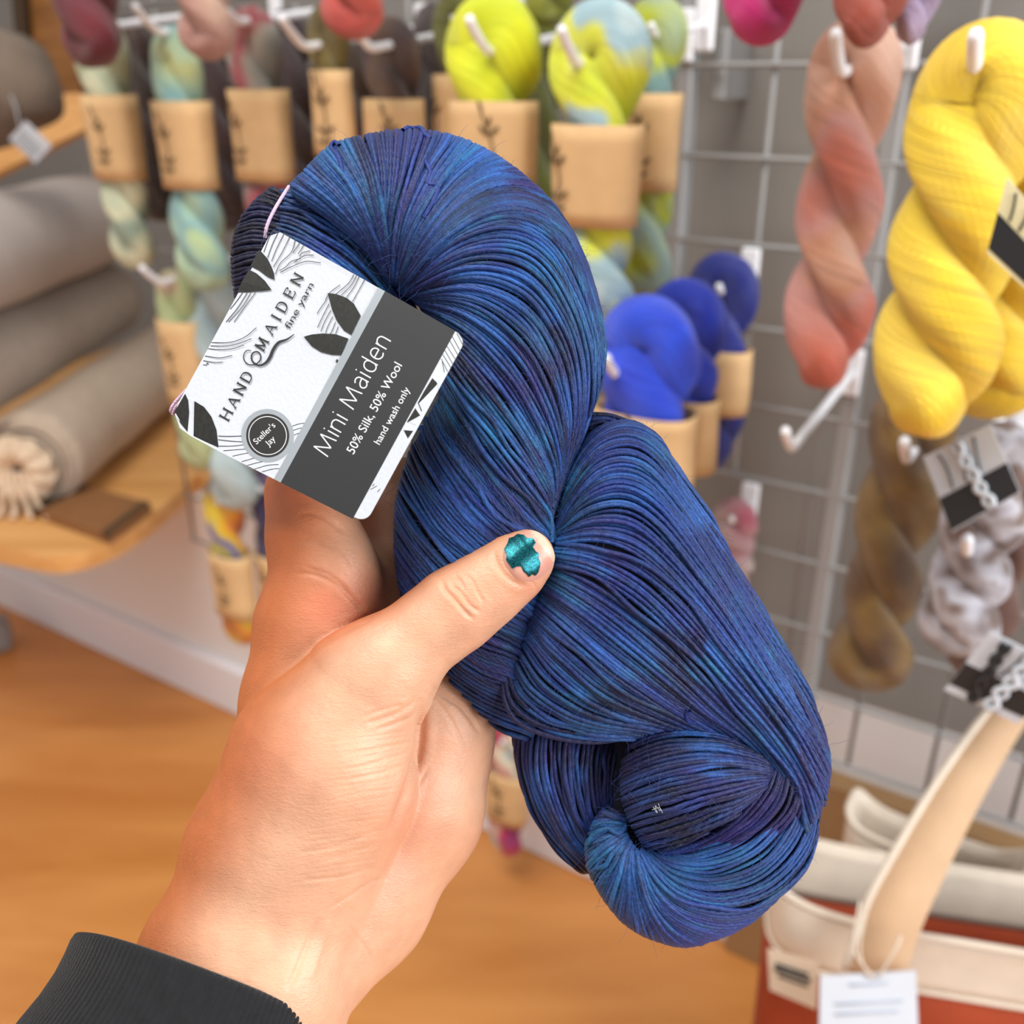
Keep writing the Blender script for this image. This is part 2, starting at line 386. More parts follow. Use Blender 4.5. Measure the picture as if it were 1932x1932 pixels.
def skein(label, px, py, D, bottom, hw, cols, band=None, turns=1.5, ph=0.0, seed=0, kind='yarn_skein', grp=None, sprig_u=0.0, scale=14.0, lean=0.0, ridge=32, top_fat=1.0, bot_fat=1.0, ratio=0.56, topstretch=1.0, grad=False):
    O = Q(px, py, D); m = dep(px, py, D)
    Lz = (O-Q(px, bottom, D))[2]; R = hw*m
    rho = R*ratio; amp = R-rho; top = rho*0.9*topstretch
    L_ = Lz-rho
    root = empty(kind, O+UPV*0, label, 'yarn skein', grp)
    if band: bf = (O-Q(px, (band[0]+band[1])/2, D))[2]/L_; bw = abs((O-Q(px, band[1], D))[2]/L_-(O-Q(px, band[0], D))[2]/L_)*.6
    n = 90; f = np.linspace(0, 1, n)
    a = ph+2*math.pi*turns*(f**1.1); fat = 1+(top_fat-1)*np.exp(-(f/0.22)**2)+(bot_fat-1)*np.exp(-((1-f)/0.25)**2)
    A = amp*fat*(1-0.10*np.sin(math.pi*f)); A = A*(1-0.25*np.exp(-((f-bf)/bw)**2)) if band else A; z = -f*L_
    P1 = O+(A*np.cos(a))[:, None]*WW+(A*np.sin(a)*0.8)[:, None]*NW+z[:, None]*UPV+(lean*f)[:, None]*WW
    P2 = O-(A*np.cos(a))[:, None]*WW-(A*np.sin(a)*0.8)[:, None]*NW+z[:, None]*UPV+(lean*f)[:, None]*WW
    th = np.linspace(0, math.pi, 14)[1:-1]
    e0 = (P1[0]-P2[0])/2; ra = np.linalg.norm(e0); e0 /= ra; C0 = (P1[0]+P2[0])/2
    T1 = C0+np.cos(th)[::-1, None]*-0+np.cos(math.pi-th)[:, None]*e0*ra+(np.sin(th)*top)[:, None]*UPV   # from P2 side to P1 side
    e1 = (P1[-1]-P2[-1])/2; rb = np.linalg.norm(e1); e1 /= rb; C1 = (P1[-1]+P2[-1])/2
    B1 = C1+np.cos(th)[:, None]*e1*rb-(np.sin(th)*rb*0.7)[:, None]*UPV
    P = np.concatenate([T1, P1, B1, P2[::-1]]); 
    P = np.concatenate([P, P[:1]]); P = arc(P, 190)[:-1]
    # smooth
    for _ in range(2): P = (np.roll(P, 1, 0)+2*P+np.roll(P, -1, 0))/4
    k = 176; mm = len(P); T, N, B = frames(P, True)
    zz = (O[2]-P[:, 2])/L_
    rad = rho*(1+(top_fat-1)*np.exp(-(np.clip(zz, 0, 1)/0.22)**2)+(bot_fat-1)*np.exp(-((1-np.clip(zz, 0, 1))/0.25)**2))
    if band:
        zb0 = (O-Q(px, band[0], D))[2]/L_; zb1 = (O-Q(px, band[1], D))[2]/L_
        rad = rad*(1-0.20*np.exp(-((zz-(zb0+zb1)/2)/((zb1-zb0)*0.55))**2))
    # undo frame mismatch at the seam
    ang = np.linspace(0, 2*math.pi, k, endpoint=False)
    ca = math.atan2(np.dot(N[0], B[-1]), np.dot(N[0], N[-1]))
    s_ = np.linspace(0, 1, mm)[:, None]; tw = 3.0 if band else 5.0
    an = ang[None, :]+(ca)*s_
    phr = ridge*(ang[None, :]+2*math.pi*tw*s_)
    rr = rad[:, None]*(1+(0.020 if band else 0.004)*np.sin(phr)+0.05*np.sin(2*ang[None, :]+2*math.pi*3*s_+seed)+0.03*np.sin(5*ang[None, :]+9*2*math.pi*s_+seed*2))
    V = P[:, None]+rr[..., None]*(np.cos(an)[..., None]*N[:, None]+np.sin(an)[..., None]*B[:, None])
    V = V.reshape(-1, 3)
    if band: V = V-((V-O)@NW)[:, None]*NW*0.34
    i = np.arange(mm)[:, None]; j = np.arange(k)[None, :]
    F = np.stack([i*k+j, i*k+(j+1) % k, ((i+1) % mm)*k+(j+1) % k, ((i+1) % mm)*k+j], -1).reshape(-1, 4)
    uv = np.stack(np.broadcast_arrays(s_*6+0*ang[None], np.abs(((ang[None]/(2*math.pi)+tw*s_) % 1)*2-1)), -1).reshape(-1, 2)
    mat = yarn_mat(label[:40].replace(' ', '_'), cols, scale, seed, grad=(L_ if grad else 0))
    mk('twisted_strands', V, F, mat, root, True, uv=uv)
    if band:
        zt = Q(px, band[0], D)[2]; zb = Q(px, band[1], D)[2]; nn = 64; hx = R*1.0; hy = R*0.60
        t = np.linspace(0, 2*math.pi, nn, endpoint=False)
        def sup(t): c, s2 = np.cos(t), np.sin(t); return np.sign(c)*np.abs(c)**0.8, np.sign(s2)*np.abs(s2)**0.8
        cx, cy = sup(t); V = []; lv = 7
        fm = ((O[2]-(zt+zb)/2)/L_)*lean
        for off in (0.0, -0.0012):
            for q in range(lv):
                z = zt+(zb-zt)*q/(lv-1); bow = 1+0.03*math.sin(math.pi*q/(lv-1)+seed)
                tilt = 0.05*R*math.sin(seed*1.7)*0
                V += [O*np.array([1,1,0])+WW*(c*(hx+off)*bow+fm)+NW*(s2*(hy+off)*bow)+UPV*(z+tilt*c) for c, s2 in zip(cx, cy)]
        V = np.array(V); F = []
        for q in range(lv-1):
            for i_ in range(nn):
                a_, b_ = q*nn+i_, q*nn+(i_+1) % nn; F.append((a_, b_, b_+nn, a_+nn)); o_ = lv*nn; F.append((o_+a_, o_+a_+nn, o_+b_+nn, o_+b_))
        for i_ in range(nn):
            j_ = (i_+1) % nn; o_ = lv*nn; F.append((i_, o_+i_, o_+j_, j_)); w_ = (lv-1)*nn; F.append((w_+i_, w_+j_, o_+w_+j_, o_+w_+i_))
        bo = mk('paper_band', V, F, M_kraft, root)
        zc = (zt+zb)/2
        def at(u, v):
            x = u+sprig_u*hx; x = max(-hx*.99, min(hx*.99, x)); ccx = abs(x)/hx; t_ = math.acos(min(1, ccx**(1/0.8))); y = hy*math.sin(t_)**0.8
            return O*np.array([1,1,0])+WW*(x+fm)-NW*(y*1.03+0.0012)+UPV*(zc+v)
        sprig(bo, at, WW, UPV, 1)
    return root

LK = 'yarn skeins in kraft paper bands on the wall'
hk = []
# px, py of the bend in front
HK = [(178, 50, .73, 'hook behind the burgundy skein holding the sage skein nearest the left shelf'),
      (290, 60, .72, 'hook tip above the pale green and teal striped skein'),
      (440, 40, .73, 'hook holding the grey skein with crimson streaks'),
      (565, 88, .71, 'white hook with a bare V-shaped tip between the crimson-streaked and brown skeins'),
      (690, 90, .72, 'white hook tip under the coral red skein'),
      (912, 97, .70, 'white hook tip poking through the plain chartreuse skein'),
      (1082, 120, .69, 'white hook tip through the chartreuse and pale blue skein'),
      (1582, 136, .70, 'white V-shaped hook tip on the dusty rose twisted hank'),
      (1836, 158, .585, 'white hook tip standing upright on the yellow hank'),
      (1162, 716, .68, 'white hook tip in the royal blue skeins'),
      (1490, 850, .72, 'long bare white hook below the dusty rose hank'),
      (1708, 872, .70, 'short white hook tip under the yellow hank'),
      (1798, 990, .66, 'white hook tip between the two black and white tags'),
      (1822, 1052, .66, 'lower of the two white hook tips beside the grey skein'),
      (298, 536, .74, 'blurred white hook tip below the mint green skein')]
for h in HK: hook(*h)

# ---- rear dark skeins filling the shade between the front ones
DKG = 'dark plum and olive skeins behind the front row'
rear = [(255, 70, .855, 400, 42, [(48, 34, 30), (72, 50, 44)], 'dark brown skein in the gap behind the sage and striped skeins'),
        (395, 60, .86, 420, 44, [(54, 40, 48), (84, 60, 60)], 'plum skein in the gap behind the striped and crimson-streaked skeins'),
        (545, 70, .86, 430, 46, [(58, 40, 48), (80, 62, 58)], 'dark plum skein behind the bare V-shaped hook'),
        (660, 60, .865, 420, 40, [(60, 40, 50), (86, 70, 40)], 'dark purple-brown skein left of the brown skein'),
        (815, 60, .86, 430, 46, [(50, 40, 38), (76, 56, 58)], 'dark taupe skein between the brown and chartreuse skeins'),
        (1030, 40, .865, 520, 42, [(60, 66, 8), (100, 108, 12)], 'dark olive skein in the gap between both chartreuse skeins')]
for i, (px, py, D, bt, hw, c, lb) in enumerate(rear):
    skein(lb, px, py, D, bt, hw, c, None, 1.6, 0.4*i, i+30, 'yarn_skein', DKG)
sk = [
 ('pale sage skein in a kraft band, nearest the left shelf', 190, 92, .76, 485, 62, [(150, 158, 120), (196, 206, 176), (214, 214, 180), (140, 158, 140)], (178, 335), 1.5, .2, 1, .2, 1.05, .95),
 ('mint, yellow and teal skein in a kraft band beside the sage one', 332, 122, .745, 520, 66, [(200, 206, 130), (176, 208, 176), (130, 176, 180), (190, 216, 160)], (190, 352), 1.5, 0, 2, -.1, .95, 1.1),
 ('grey skein with crimson streaks in a kraft band', 478, 90, .76, 500, 68, [(120, 120, 112), (160, 152, 140), (160, 40, 60), (150, 160, 150)], (168, 338), 1.5, .3, 3, -.3, .98, .95),
 ('olive brown skein in a narrow kraft band behind the bare hook', 618, 62, .745, 440, 46, [(90, 74, 16), (120, 104, 30), (70, 56, 30)], (132, 292), 1.5, 0, 4, .1, 1.1, 1),
 ('dark chocolate and plum skein in a kraft band under the coral skein', 738, 108, .765, 460, 66, [(62, 44, 46), (96, 70, 52), (78, 54, 62)], (186, 345), 1.5, .1, 5, .4, 1.0, 1),
 ('olive skein in a kraft band half hidden behind the chartreuse one', 866, 50, .80, 470, 58, [(86, 90, 16), (130, 128, 24)], (140, 320), 1.5, .1, 6, -.6, 1.0, 1),
 ('bright chartreuse skein in a kraft band', 930, 100, .725, 560, 90, [(196, 208, 0), (222, 230, 10), (206, 220, 4)], (190, 352), 1.5, 0, 7, .35, 1.14, 1),
 ('chartreuse and pale blue skein in the widest kraft band', 1132, 112, .715, 618, 92, [(206, 222, 50), (214, 226, 40), (222, 228, 70), (166, 200, 212), (160, 196, 208), (190, 216, 222)], (234, 425), 1.5, 0, 8, -.62, 1.13, 1.05),
 ('chartreuse and teal skein in a kraft band behind the widest one', 1236, 66, .80, 545, 62, [(186, 200, 20), (150, 178, 176), (196, 208, 30), (120, 160, 160)], (176, 360), 1.5, .2, 9, 0, 1.05, 1.05),
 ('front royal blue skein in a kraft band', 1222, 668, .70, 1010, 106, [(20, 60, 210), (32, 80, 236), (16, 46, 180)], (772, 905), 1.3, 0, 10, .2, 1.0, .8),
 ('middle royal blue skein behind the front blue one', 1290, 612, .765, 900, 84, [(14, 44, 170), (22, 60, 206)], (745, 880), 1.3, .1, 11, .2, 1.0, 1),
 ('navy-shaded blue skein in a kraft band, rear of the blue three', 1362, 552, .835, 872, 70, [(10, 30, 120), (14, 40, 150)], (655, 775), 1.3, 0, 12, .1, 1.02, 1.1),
 ('pale sky blue skein beside the mint skein bottom', 398, 560, .80, 930, 58, [(160, 180, 184), (186, 206, 210), (176, 190, 190)], None, 1.5, 0, 13, 0, 1, 1),
 ('blush and green skein in a kraft band left of the sky blue one', 330, 560, .77, 860, 48, [(196, 150, 140), (170, 186, 130), (190, 200, 150)], (600, 755), 1.5, 0, 14, 0, 1, 1),
 ('small yellow and royal blue skein in a kraft band above orange yarn', 420, 950, .80, 1190, 48, [(214, 200, 40), (30, 60, 180), (220, 190, 30), (220, 130, 20), (120, 40, 60)], (1035, 1145), 1.5, 0, 15, .1, 1, 1),
 ('small mauve and navy skein in a kraft band beside the wrist', 500, 925, .83, 1170, 40, [(110, 86, 120), (24, 30, 80), (130, 104, 136)], (1040, 1140), 1.5, 0, 16, 0, 1, 1),
 ('pink and cream skein low on the grid beside the held yarn', 1385, 985, .86, 1110, 46, [(180, 90, 110), (206, 184, 182), (190, 170, 170)], None, 1.4, 0, 17, 0, 1, 1),
 ('small magenta and cream skein in a kraft band below the palm', 955, 1400, .88, 1600, 44, [(150, 40, 120), (200, 40, 80), (226, 218, 190), (150, 190, 220)], (1450, 1540), 1.4, 0, 18, 0, 1, 1)]
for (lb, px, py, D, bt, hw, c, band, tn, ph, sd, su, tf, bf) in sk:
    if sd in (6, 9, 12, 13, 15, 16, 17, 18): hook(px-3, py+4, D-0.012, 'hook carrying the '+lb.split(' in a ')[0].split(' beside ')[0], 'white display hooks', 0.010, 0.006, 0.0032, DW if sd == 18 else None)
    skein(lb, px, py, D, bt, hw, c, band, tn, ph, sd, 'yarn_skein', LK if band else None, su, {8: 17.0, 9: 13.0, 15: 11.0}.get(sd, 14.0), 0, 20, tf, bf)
# upper row: only their lower ends reach into the picture
TOPG = 'skeins of the upper row, only their lower ends in view'
top = [('burgundy skein end at the top left', 108, -330, .66, 110, 72, [(86, 12, 28), (120, 16, 38)]),
       ('beige pink skein end hanging over the mint skein', 345, -330, .66, 98, 64, [(190, 150, 132), (206, 170, 150), (176, 128, 116)]),
       ('coral red skein end above the brown skein', 642, -330, .68, 56, 66, [(190, 72, 66), (206, 86, 76)]),
       ('olive skein end between the two chartreuse skeins', 1040, -360, .74, 36, 50, [(110, 116, 10), (140, 146, 16)]),
       ('magenta skein end above the wire grid', 1476, -380, .66, 68, 84, [(190, 10, 110), (214, 30, 128)]),
       ('rust red skein end above the dusty rose hank', 1694, -380, .63, 70, 74, [(150, 60, 44), (186, 84, 60)]),
       ('lilac skein end beside the rust red one', 1785, -380, .66, 70, 52, [(176, 150, 190), (206, 186, 216)])]
for i, (lb, px, py, D, bt, hw, c) in enumerate(top):
    hook(px-12, py+5, D-0.03, 'hook above the frame carrying the '+lb.replace(' end', ''), 'hooks of the upper row')
    skein(lb, px, py, D, bt, hw, c, None, 1.5, .3*i, i+50, 'yarn_skein', TOPG)
# large twisted hanks at the right
skein('dusty rose hank shading to terracotta, loosely twisted', 1612, 128, .735, 715, 88, [(186, 90, 68), (204, 100, 78), (206, 122, 104), (204, 146, 138), (208, 150, 120), (224, 180, 158)], None, 1.3, -0.15, 3.3, 'yarn_hank', None, 0, 9.0, 0.006, 30, 1.0, 1.1, .54, grad=True)
skein('bright yellow hank, thickly twisted, nearest at the right', 1850, 208, .60, 815, 128, [(232, 190, 20), (246, 214, 50), (240, 206, 70)], None, 1.25, 0.0, 21, 'yarn_hank', None, 0, 12.0, 0.0, 34, 1.0, 1.0, .6, 1.15)
skein('second yellow hank cut by the right edge of the picture', 1975, 190, .66, 775, 110, [(230, 190, 24), (244, 214, 56)], None, 1.4, 0.6, 22, 'yarn_hank', None, 0, 12.0, 0.0, 34, 1.0, 1.0, .58)
skein('olive brown hank hanging below the yellow one', 1722, 800, .74, 1302, 80, [(70, 42, 12), (122, 92, 36), (88, 56, 20)], None, 1.5, 0.3, 23, 'yarn_hank', None, 0, 14.0, 0.0, 30, 1.0, 1.05, .57)
skein('grey and white hank with brown flecks behind the tags', 1878, 880, .68, 1232, 80, [(110, 90, 84), (176, 174, 184), (206, 208, 220), (130, 108, 100)], None, 1.4, 0.5, 24, 'yarn_hank', None, 0, 38.0, 0.0, 30, 1.0, 1.0, .57)
skein('shaded brown hank behind the grey and white one', 1925, 900, .76, 1290, 62, [(104, 70, 60), (130, 96, 84)], None, 1.4, 0.2, 25, 'yarn_hank', None, 0, 14.0, 0.0, 30, 1.0, 1.0, .57)

# ---- black and white tags at the right
def bil(P, u, v): return P[0]*(1-u)*(1-v)+P[1]*u*(1-v)+P[2]*u*v+P[3]*(1-u)*v
def hang_card(label, corners, D, band, braids, cat='tag', white=M_card):
    P = [Q(x, y, d) for (x, y), d in zip(corners, D)]
    n = np.cross(P[1]-P[0], P[3]-P[0]); n /= np.linalg.norm(n)
    if np.dot(n, P[0]-CAMP) > 0: n = -n            # towards the viewer side
    V = P+[p-n*0.0012 for p in P]
    o = mk('hang_tag', V, [(3,2,1,0),(4,5,6,7),(0,1,5,4),(1,2,6,5),(2,3,7,6),(3,0,4,7)], white, None, False)
    tag(o, label, cat)
    A = [bil(P, u, v)+n*0.0004 for (u, v) in ((0, band[0]), (1, band[0]), (1, band[1]), (0, band[1]))]
    mk('dark_band', A+[a-n*0.0003 for a in A], [(3,2,1,0),(4,5,6,7)], M_char, o, False)
    for bi, (u0, du, wd) in enumerate(braids):
        b = MB()
        for s_ in (0, 1):
            t = np.linspace(0.04, 0.97, 40); u = u0+du*t+wd*np.sin(t*16+math.pi*s_)
            b.add(*tube(np.array([bil(P, uu, tt)+n*0.0012 for uu, tt in zip(u, t)]), 0.0016 if s_ else 0.0022, 6))
        b.build('braid_print', plain('pale_print_%d' % bi, (196, 204, 214), 0.7) if bi % 2 == 0 else M_char, o, True)
    for k in range(3):
        b = MB(); t = np.linspace(0.05, band[0]-0.04, 20); u = 0.2+0.25*k+0.05*np.sin(5*t+k)
        b.add(*tube(np.array([bil(P, uu, tt)+n*0.0006 for uu, tt in zip(u, t)]), 0.0006, 6)); b.build('line_print', M_char, o, True)
    return o, P, n
hang_card('black and white tag tied at the top of the grey hank', ((1742, 862), (1868, 800), (1925, 930), (1796, 1004)), (.63, .63, .62, .62), (.56, .98), ((.48, .14, .06),))
hang_card('lower black and white tag at the right edge over the canvas strap', ((1868, 1192), (2010, 1262), (1922, 1366), (1781, 1302)), (.60, .60, .60, .60), (.52, .88), ((.62, -.05, .07), (.25, .1, .05)))
hang_card('cream and black tag on the yellow hanks at the right edge', ((1900, 335), (1990, 440), (1935, 545), (1862, 478)), (.54, .54, .54, .54), (.45, .93), (), white=plain('cream_card', (226, 220, 176), 0.7))

# ================================================================== TOTE BAGS
M_canvas = plain('cream_canvas', (218, 206, 190), 0.9, 0.05, 40, 0.5, 600)
M_rust = plain('rust_canvas', (150, 56, 20), 0.85, 0.08, 30, 0.5, 500)
def bag(name, label, c, ang, wd, dp, ht, split, flare=1.06):
    """open top bag: c is the floor centre of the front edge"""
    ex = np.array([math.cos(ang), math.sin(ang), 0]); ey = np.array([-math.sin(ang), math.cos(ang), 0]); c = np.array(c)
    root = empty(name, c, label, 'bag'); nn = 72; t = np.linspace(0, 2*math.pi, nn, endpoint=False)
    cx = np.sign(np.cos(t))*np.abs(np.cos(t))**0.35; cy = np.sign(np.sin(t))*np.abs(np.sin(t))**0.5
    def ringp(z, off=0.0):
        f = 1+(flare-1)*z/ht; sag = 0.006*np.sin(3*t+z*30)
        return c+ey*dp/2+(cx*(wd/2*f-off))[:, None]*ex+(cy*(dp/2-off)+sag*0.5)[:, None]*ey+(z+0.010*np.cos(2*t)*(z/ht)**3)[:, None]*UPV
    def shell(n_, zs_, mat):
        V = np.concatenate([ringp(z) for z in zs_]+[ringp(z, 0.003) for z in zs_]); F = []; lv = len(zs_); o_ = lv*nn
        for q_ in range(lv-1):
            for i in range(nn):
                a, b = q_*nn+i, q_*nn+(i+1) % nn; F += [(a, b, b+nn, a+nn), (o_+a, o_+a+nn, o_+b+nn, o_+b)]
        w_ = (lv-1)*nn
        for i in range(nn):
            j = (i+1) % nn; F += [(i, o_+i, o_+j, j), (w_+i, w_+j, o_+w_+j, o_+w_+i)]
        if zs_[0] < 0.01: F.append(tuple(range(nn))[::-1])
        return mk(n_, V, F, mat, root)
    shell('lower_body', np.linspace(0.001, split, 8), M_rust); shell('canvas_top', np.linspace(split, ht, 7), M_canvas)
    V, F = tube(ringp(ht), 0.003, 8, True); mk('rim_hem', V, F, M_canvas, root)
    V, F = tube(ringp(split), 0.0022, 8, True); mk('seam', V, F, M_canvas, root)
    return root, c, ex, ey
def Qd(px, py, d): return CAMP+rayd(px, py)*(d/FPX)       # at depth d along the view axis
a1 = math.radians(-12)
pA = Qd(1462, 1708, 0.80)
exA = np.array([math.cos(a1), math.sin(a1), 0]); cA = pA+exA*0.19; cA[2] = 0; htA = pA[2]
bg1, c1, ex1, ey1 = bag('tote_bag', 'large rust and cream canvas tote standing at the lower right corner', cA, a1, 0.36, 0.09, htA, htA-0.065)
pB = Qd(1580, 1545, 0.93); exB = WW; cB = pB+WW*0.085; cB[2] = 0
bg2, c2, ex2, ey2 = bag('tote_bag', 'smaller cream and rust bag standing behind the large tote', cB, math.atan2(WW[1], WW[0]), 0.15, 0.05, pB[2], pB[2]-0.085)
def patch(name, parent, pts, depth, mat, lines=()):
    P = [Qd(x, y, d) for (x, y), d in zip(pts, depth)]
    n = np.cross(P[1]-P[0], P[3]-P[0]); n /= np.linalg.norm(n)
    if np.dot(n, P[0]-CAMP) > 0: n = -n
    o = mk(name, P+[p-n*0.0015 for p in P], [(3,2,1,0),(4,5,6,7),(0,1,5,4),(1,2,6,5),(2,3,7,6),(3,0,4,7)], mat, parent, False)
    if lines:
        b = MB()
        for (u0, u1, v, r) in lines: b.add(*tube(np.array([bil(P, u0, v)+n*0.0006, bil(P, u1, v)+n*0.0006]), r, 6))
        b.build('print_lines', M_char if mat is not M_card else plain('grey_print', (170, 176, 192), .8), o, True)
    return o
patch('sewn_label', bg1, ((1448, 1790), (1545, 1818), (1540, 1905), (1452, 1868)), (.797, .785, .79, .80), plain('label_cloth', (210, 190, 168), 0.85), ((.15, .8, .3, .0012), (.12, .85, .42, .0016), (.2, .8, .56, .0010)))
patch('sewn_label', bg2, ((1572, 1632), (1662, 1655), (1650, 1698), (1568, 1672)), (.918, .912, .915, .922), plain('label_cloth_b', (178, 152, 128), 0.85), ((.15, .85, .35, .0014), (.2, .8, .6, .0010)))
tg = patch('paper_tag', None, ((1548, 1842), (1728, 1832), (1735, 1990), (1545, 2000)), (.745, .745, .75, .75), M_card, ((.3, .7, .12, .0008), (.15, .85, .34, .0008), (.15, .8, .46, .0008)))
tag(tg, 'white paper tag on strings hanging on the front of the large tote', 'tag')
for k, (x0, x1) in enumerate(((1622, 1640), (1612, 1622), (1690, 1668))):
    V, F = tube(cr(np.array([Qd(x1 if k < 2 else 1700, 1700 if k < 2 else 1765, .742), Qd(x0, 1790, .738), Qd(1640+k*8, 1846, .7435)]), 12), 0.0009, 6); mk('string', V, F, M_canvas, tg)
# canvas strap rising to a hook
Ps = [Qd(1648, 1850, .772), Qd(1662, 1800, .766), Qd(1690, 1720, .762), Qd(1740, 1620, .765), Qd(1800, 1510, .775), Qd(1858, 1415, .79), Qd(1915, 1330, .80), Qd(1965, 1240, .81)]
Pc = cr(np.array(Ps), 40); wd = np.interp(np.linspace(0, 1, 40), [0, .3, 1], [.022, .021, .012])
T, _, _ = frames(Pc); view = Pc-CAMP; view /= np.linalg.norm(view, axis=1, keepdims=True)
sd = np.cross(T, view); sd /= np.linalg.norm(sd, axis=1, keepdims=True); nn_ = np.cross(sd, T)
V = []
for i in range(40):
    for (u, v) in ((-1, 0), (-.5, .15), (0, .2), (.5, .1), (1, 0), (1, -.12), (0, 0.05), (-1, -.12)):
        V.append(Pc[i]+sd[i]*u*wd[i]+nn_[i]*v*wd[i])
F = [(i*8+q_, i*8+(q_+1) % 8, (i+1)*8+(q_+1) % 8, (i+1)*8+q_) for i in range(39) for q_ in range(8)]
F += [tuple(range(8))[::-1], tuple(range(39*8, 40*8))]
mk('carrying_strap', V, F, plain('tan_webbing', (204, 170, 136), 0.9, 0.05, 40, 0.4, 500), bg1)
V, F = tube(Pc+sd*wd[:, None], 0.0035, 8); mk('strap_binding', V, F, M_canvas, bg1)
# ================================================================== THE HELD SKEIN
def noise2(x, y, seed=0):
    r_ = np.random.default_rng(seed).random((64, 64)); xi = np.floor(x).astype(int); yi = np.floor(y).astype(int)
    fx, fy = x-xi, y-yi; fx = fx*fx*(3-2*fx); fy = fy*fy*(3-2*fy); g = lambda a, b: r_[a % 64, b % 64]
    return (g(xi, yi)*(1-fx)+g(xi+1, yi)*fx)*(1-fy)+(g(xi, yi+1)*(1-fx)+g(xi+1, yi+1)*fx)*fy
class Lobe:
    """a padded body with the given outline: swollen like an inflated cushion, front and back"""
    def __init__(s, outline, z0=0.0, gx=0.0, gy=0.0, k=1.0, kb=1.0, step=5.0, c0=None):
        s.O = arc(np.vstack([cr(np.array(outline, float), 400, True)]*1+[cr(np.array(outline, float), 400, True)[:1]]), 320)[:-1]
        s.z0, s.gx, s.gy, s.k, s.kb, s.st = z0, gx, gy, k, kb, step
        s.c0 = np.array(c0 if c0 else s.O.mean(0))
        lo = s.O.min(0)-4*step; hi = s.O.max(0)+4*step; s.lo = lo
        s.nx, s.ny = [int(v) for v in np.ceil((hi-lo)/step)+1]
        X, Y = np.meshgrid(lo[0]+step*np.arange(s.nx), lo[1]+step*np.arange(s.ny), indexing='ij')
        s.X, s.Y = X, Y
        sd, _ = s.sd(np.stack([X.ravel(), Y.ravel()], 1)); s.D = sd.reshape(X.shape); inside = s.D > 0
        phi = np.zeros_like(X); chk = (np.add.outer(np.arange(s.nx), np.arange(s.ny)) % 2).astype(bool)
        h2 = step*step; om = 2/(1+math.sin(math.pi/max(s.nx, s.ny)*1.2))
        mk_ = [inside & chk, inside & ~chk]
        for it in range(420):
            for m in mk_:
                a = np.zeros_like(phi); a[1:-1, 1:-1] = (phi[2:, 1:-1]+phi[:-2, 1:-1]+phi[1:-1, 2:]+phi[1:-1, :-2]+h2)/4
                phi[m] += om*(a[m]-phi[m])
        s.phi = np.maximum(phi, 0)
    def sd(s, P):
        """signed distance (inside > 0) and nearest outline point"""
        A = s.O; B = np.roll(A, -1, 0); best = np.full(len(P), 1e18); q = np.zeros_like(P); ins = np.zeros(len(P), bool)
        for a, b in zip(A, B):
            d = b-a; t = np.clip(((P-a)@d)/(d@d+1e-9), 0, 1); c = a+t[:, None]*d; e = ((P-c)**2).sum(1)
            m = e < best; best[m] = e[m]; q[m] = c[m]
            cond = (a[1] > P[:, 1]) != (b[1] > P[:, 1])
            xx = (b[0]-a[0])*(P[:, 1]-a[1])/(b[1]-a[1]+1e-12)+a[0]; ins ^= cond & (P[:, 0] < xx)
        d = np.sqrt(best); return np.where(ins, d, -d), q
    def h(s, P):
        u = (P[:, 0]-s.lo[0])/s.st; v = (P[:, 1]-s.lo[1])/s.st
        i = np.clip(np.floor(u).astype(int), 0, s.nx-2); j = np.clip(np.floor(v).astype(int), 0, s.ny-2); f = np.clip(u-i, 0, 1); g = np.clip(v-j, 0, 1)
        p = (s.phi[i, j]*(1-f)+s.phi[i+1, j]*f)*(1-g)+(s.phi[i, j+1]*(1-f)+s.phi[i+1, j+1]*f)*g
        return np.sqrt(2.2*p)
    def base(s, P): return s.z0+s.gx*(P[:, 0]-s.c0[0])+s.gy*(P[:, 1]-s.c0[1])
    def lift(s, P, off=0.0):
        """put 2D strand points on the surface; points past the outline wrap round to the back"""
        sh = P.shape; P = P.reshape(-1, 2); d, q = s.sd(P); out = d < 0
        R = P.copy(); R[out] = 2*q[out]-P[out]; hh = s.h(R)
        z = s.base(R)+np.where(out, -s.kb*hh-off, s.k*hh+off)
        return np.concatenate([R, z[:, None]], 1).reshape(sh[:-1]+(3,))
    def body(s, name, mat, parent, shrink=15.0):
        ins = s.D > shrink; idx = -np.ones(ins.shape, int); n = ins.sum(); idx[ins] = np.arange(n)
        P = np.stack([s.X[ins], s.Y[ins]], 1); hh = s.h(P); b = s.base(P)
        t = np.column_stack([P, b+s.k*np.maximum(hh-12, 0.2)]); u = np.column_stack([P, b-s.kb*np.maximum(hh-12, 0.2)])
        c = ins[:-1, :-1] & ins[1:, :-1] & ins[1:, 1:] & ins[:-1, 1:]; I, J = np.nonzero(c)
        f = np.stack([idx[I, J], idx[I+1, J], idx[I+1, J+1], idx[I, J+1]], 1)
        F = [f, f[:, ::-1]+n]
        edges = {}
        for a, b_, c_, d_ in f:
            for e in ((a, b_), (b_, c_), (c_, d_), (d_, a)): edges[e] = 1
        side = [(e[1], e[0], e[0]+n, e[1]+n) for e in edges if (e[1], e[0]) not in edges]
        return mk(name, hold(np.vstack([t, u])), np.vstack(F+[np.array(side)]), mat, parent)
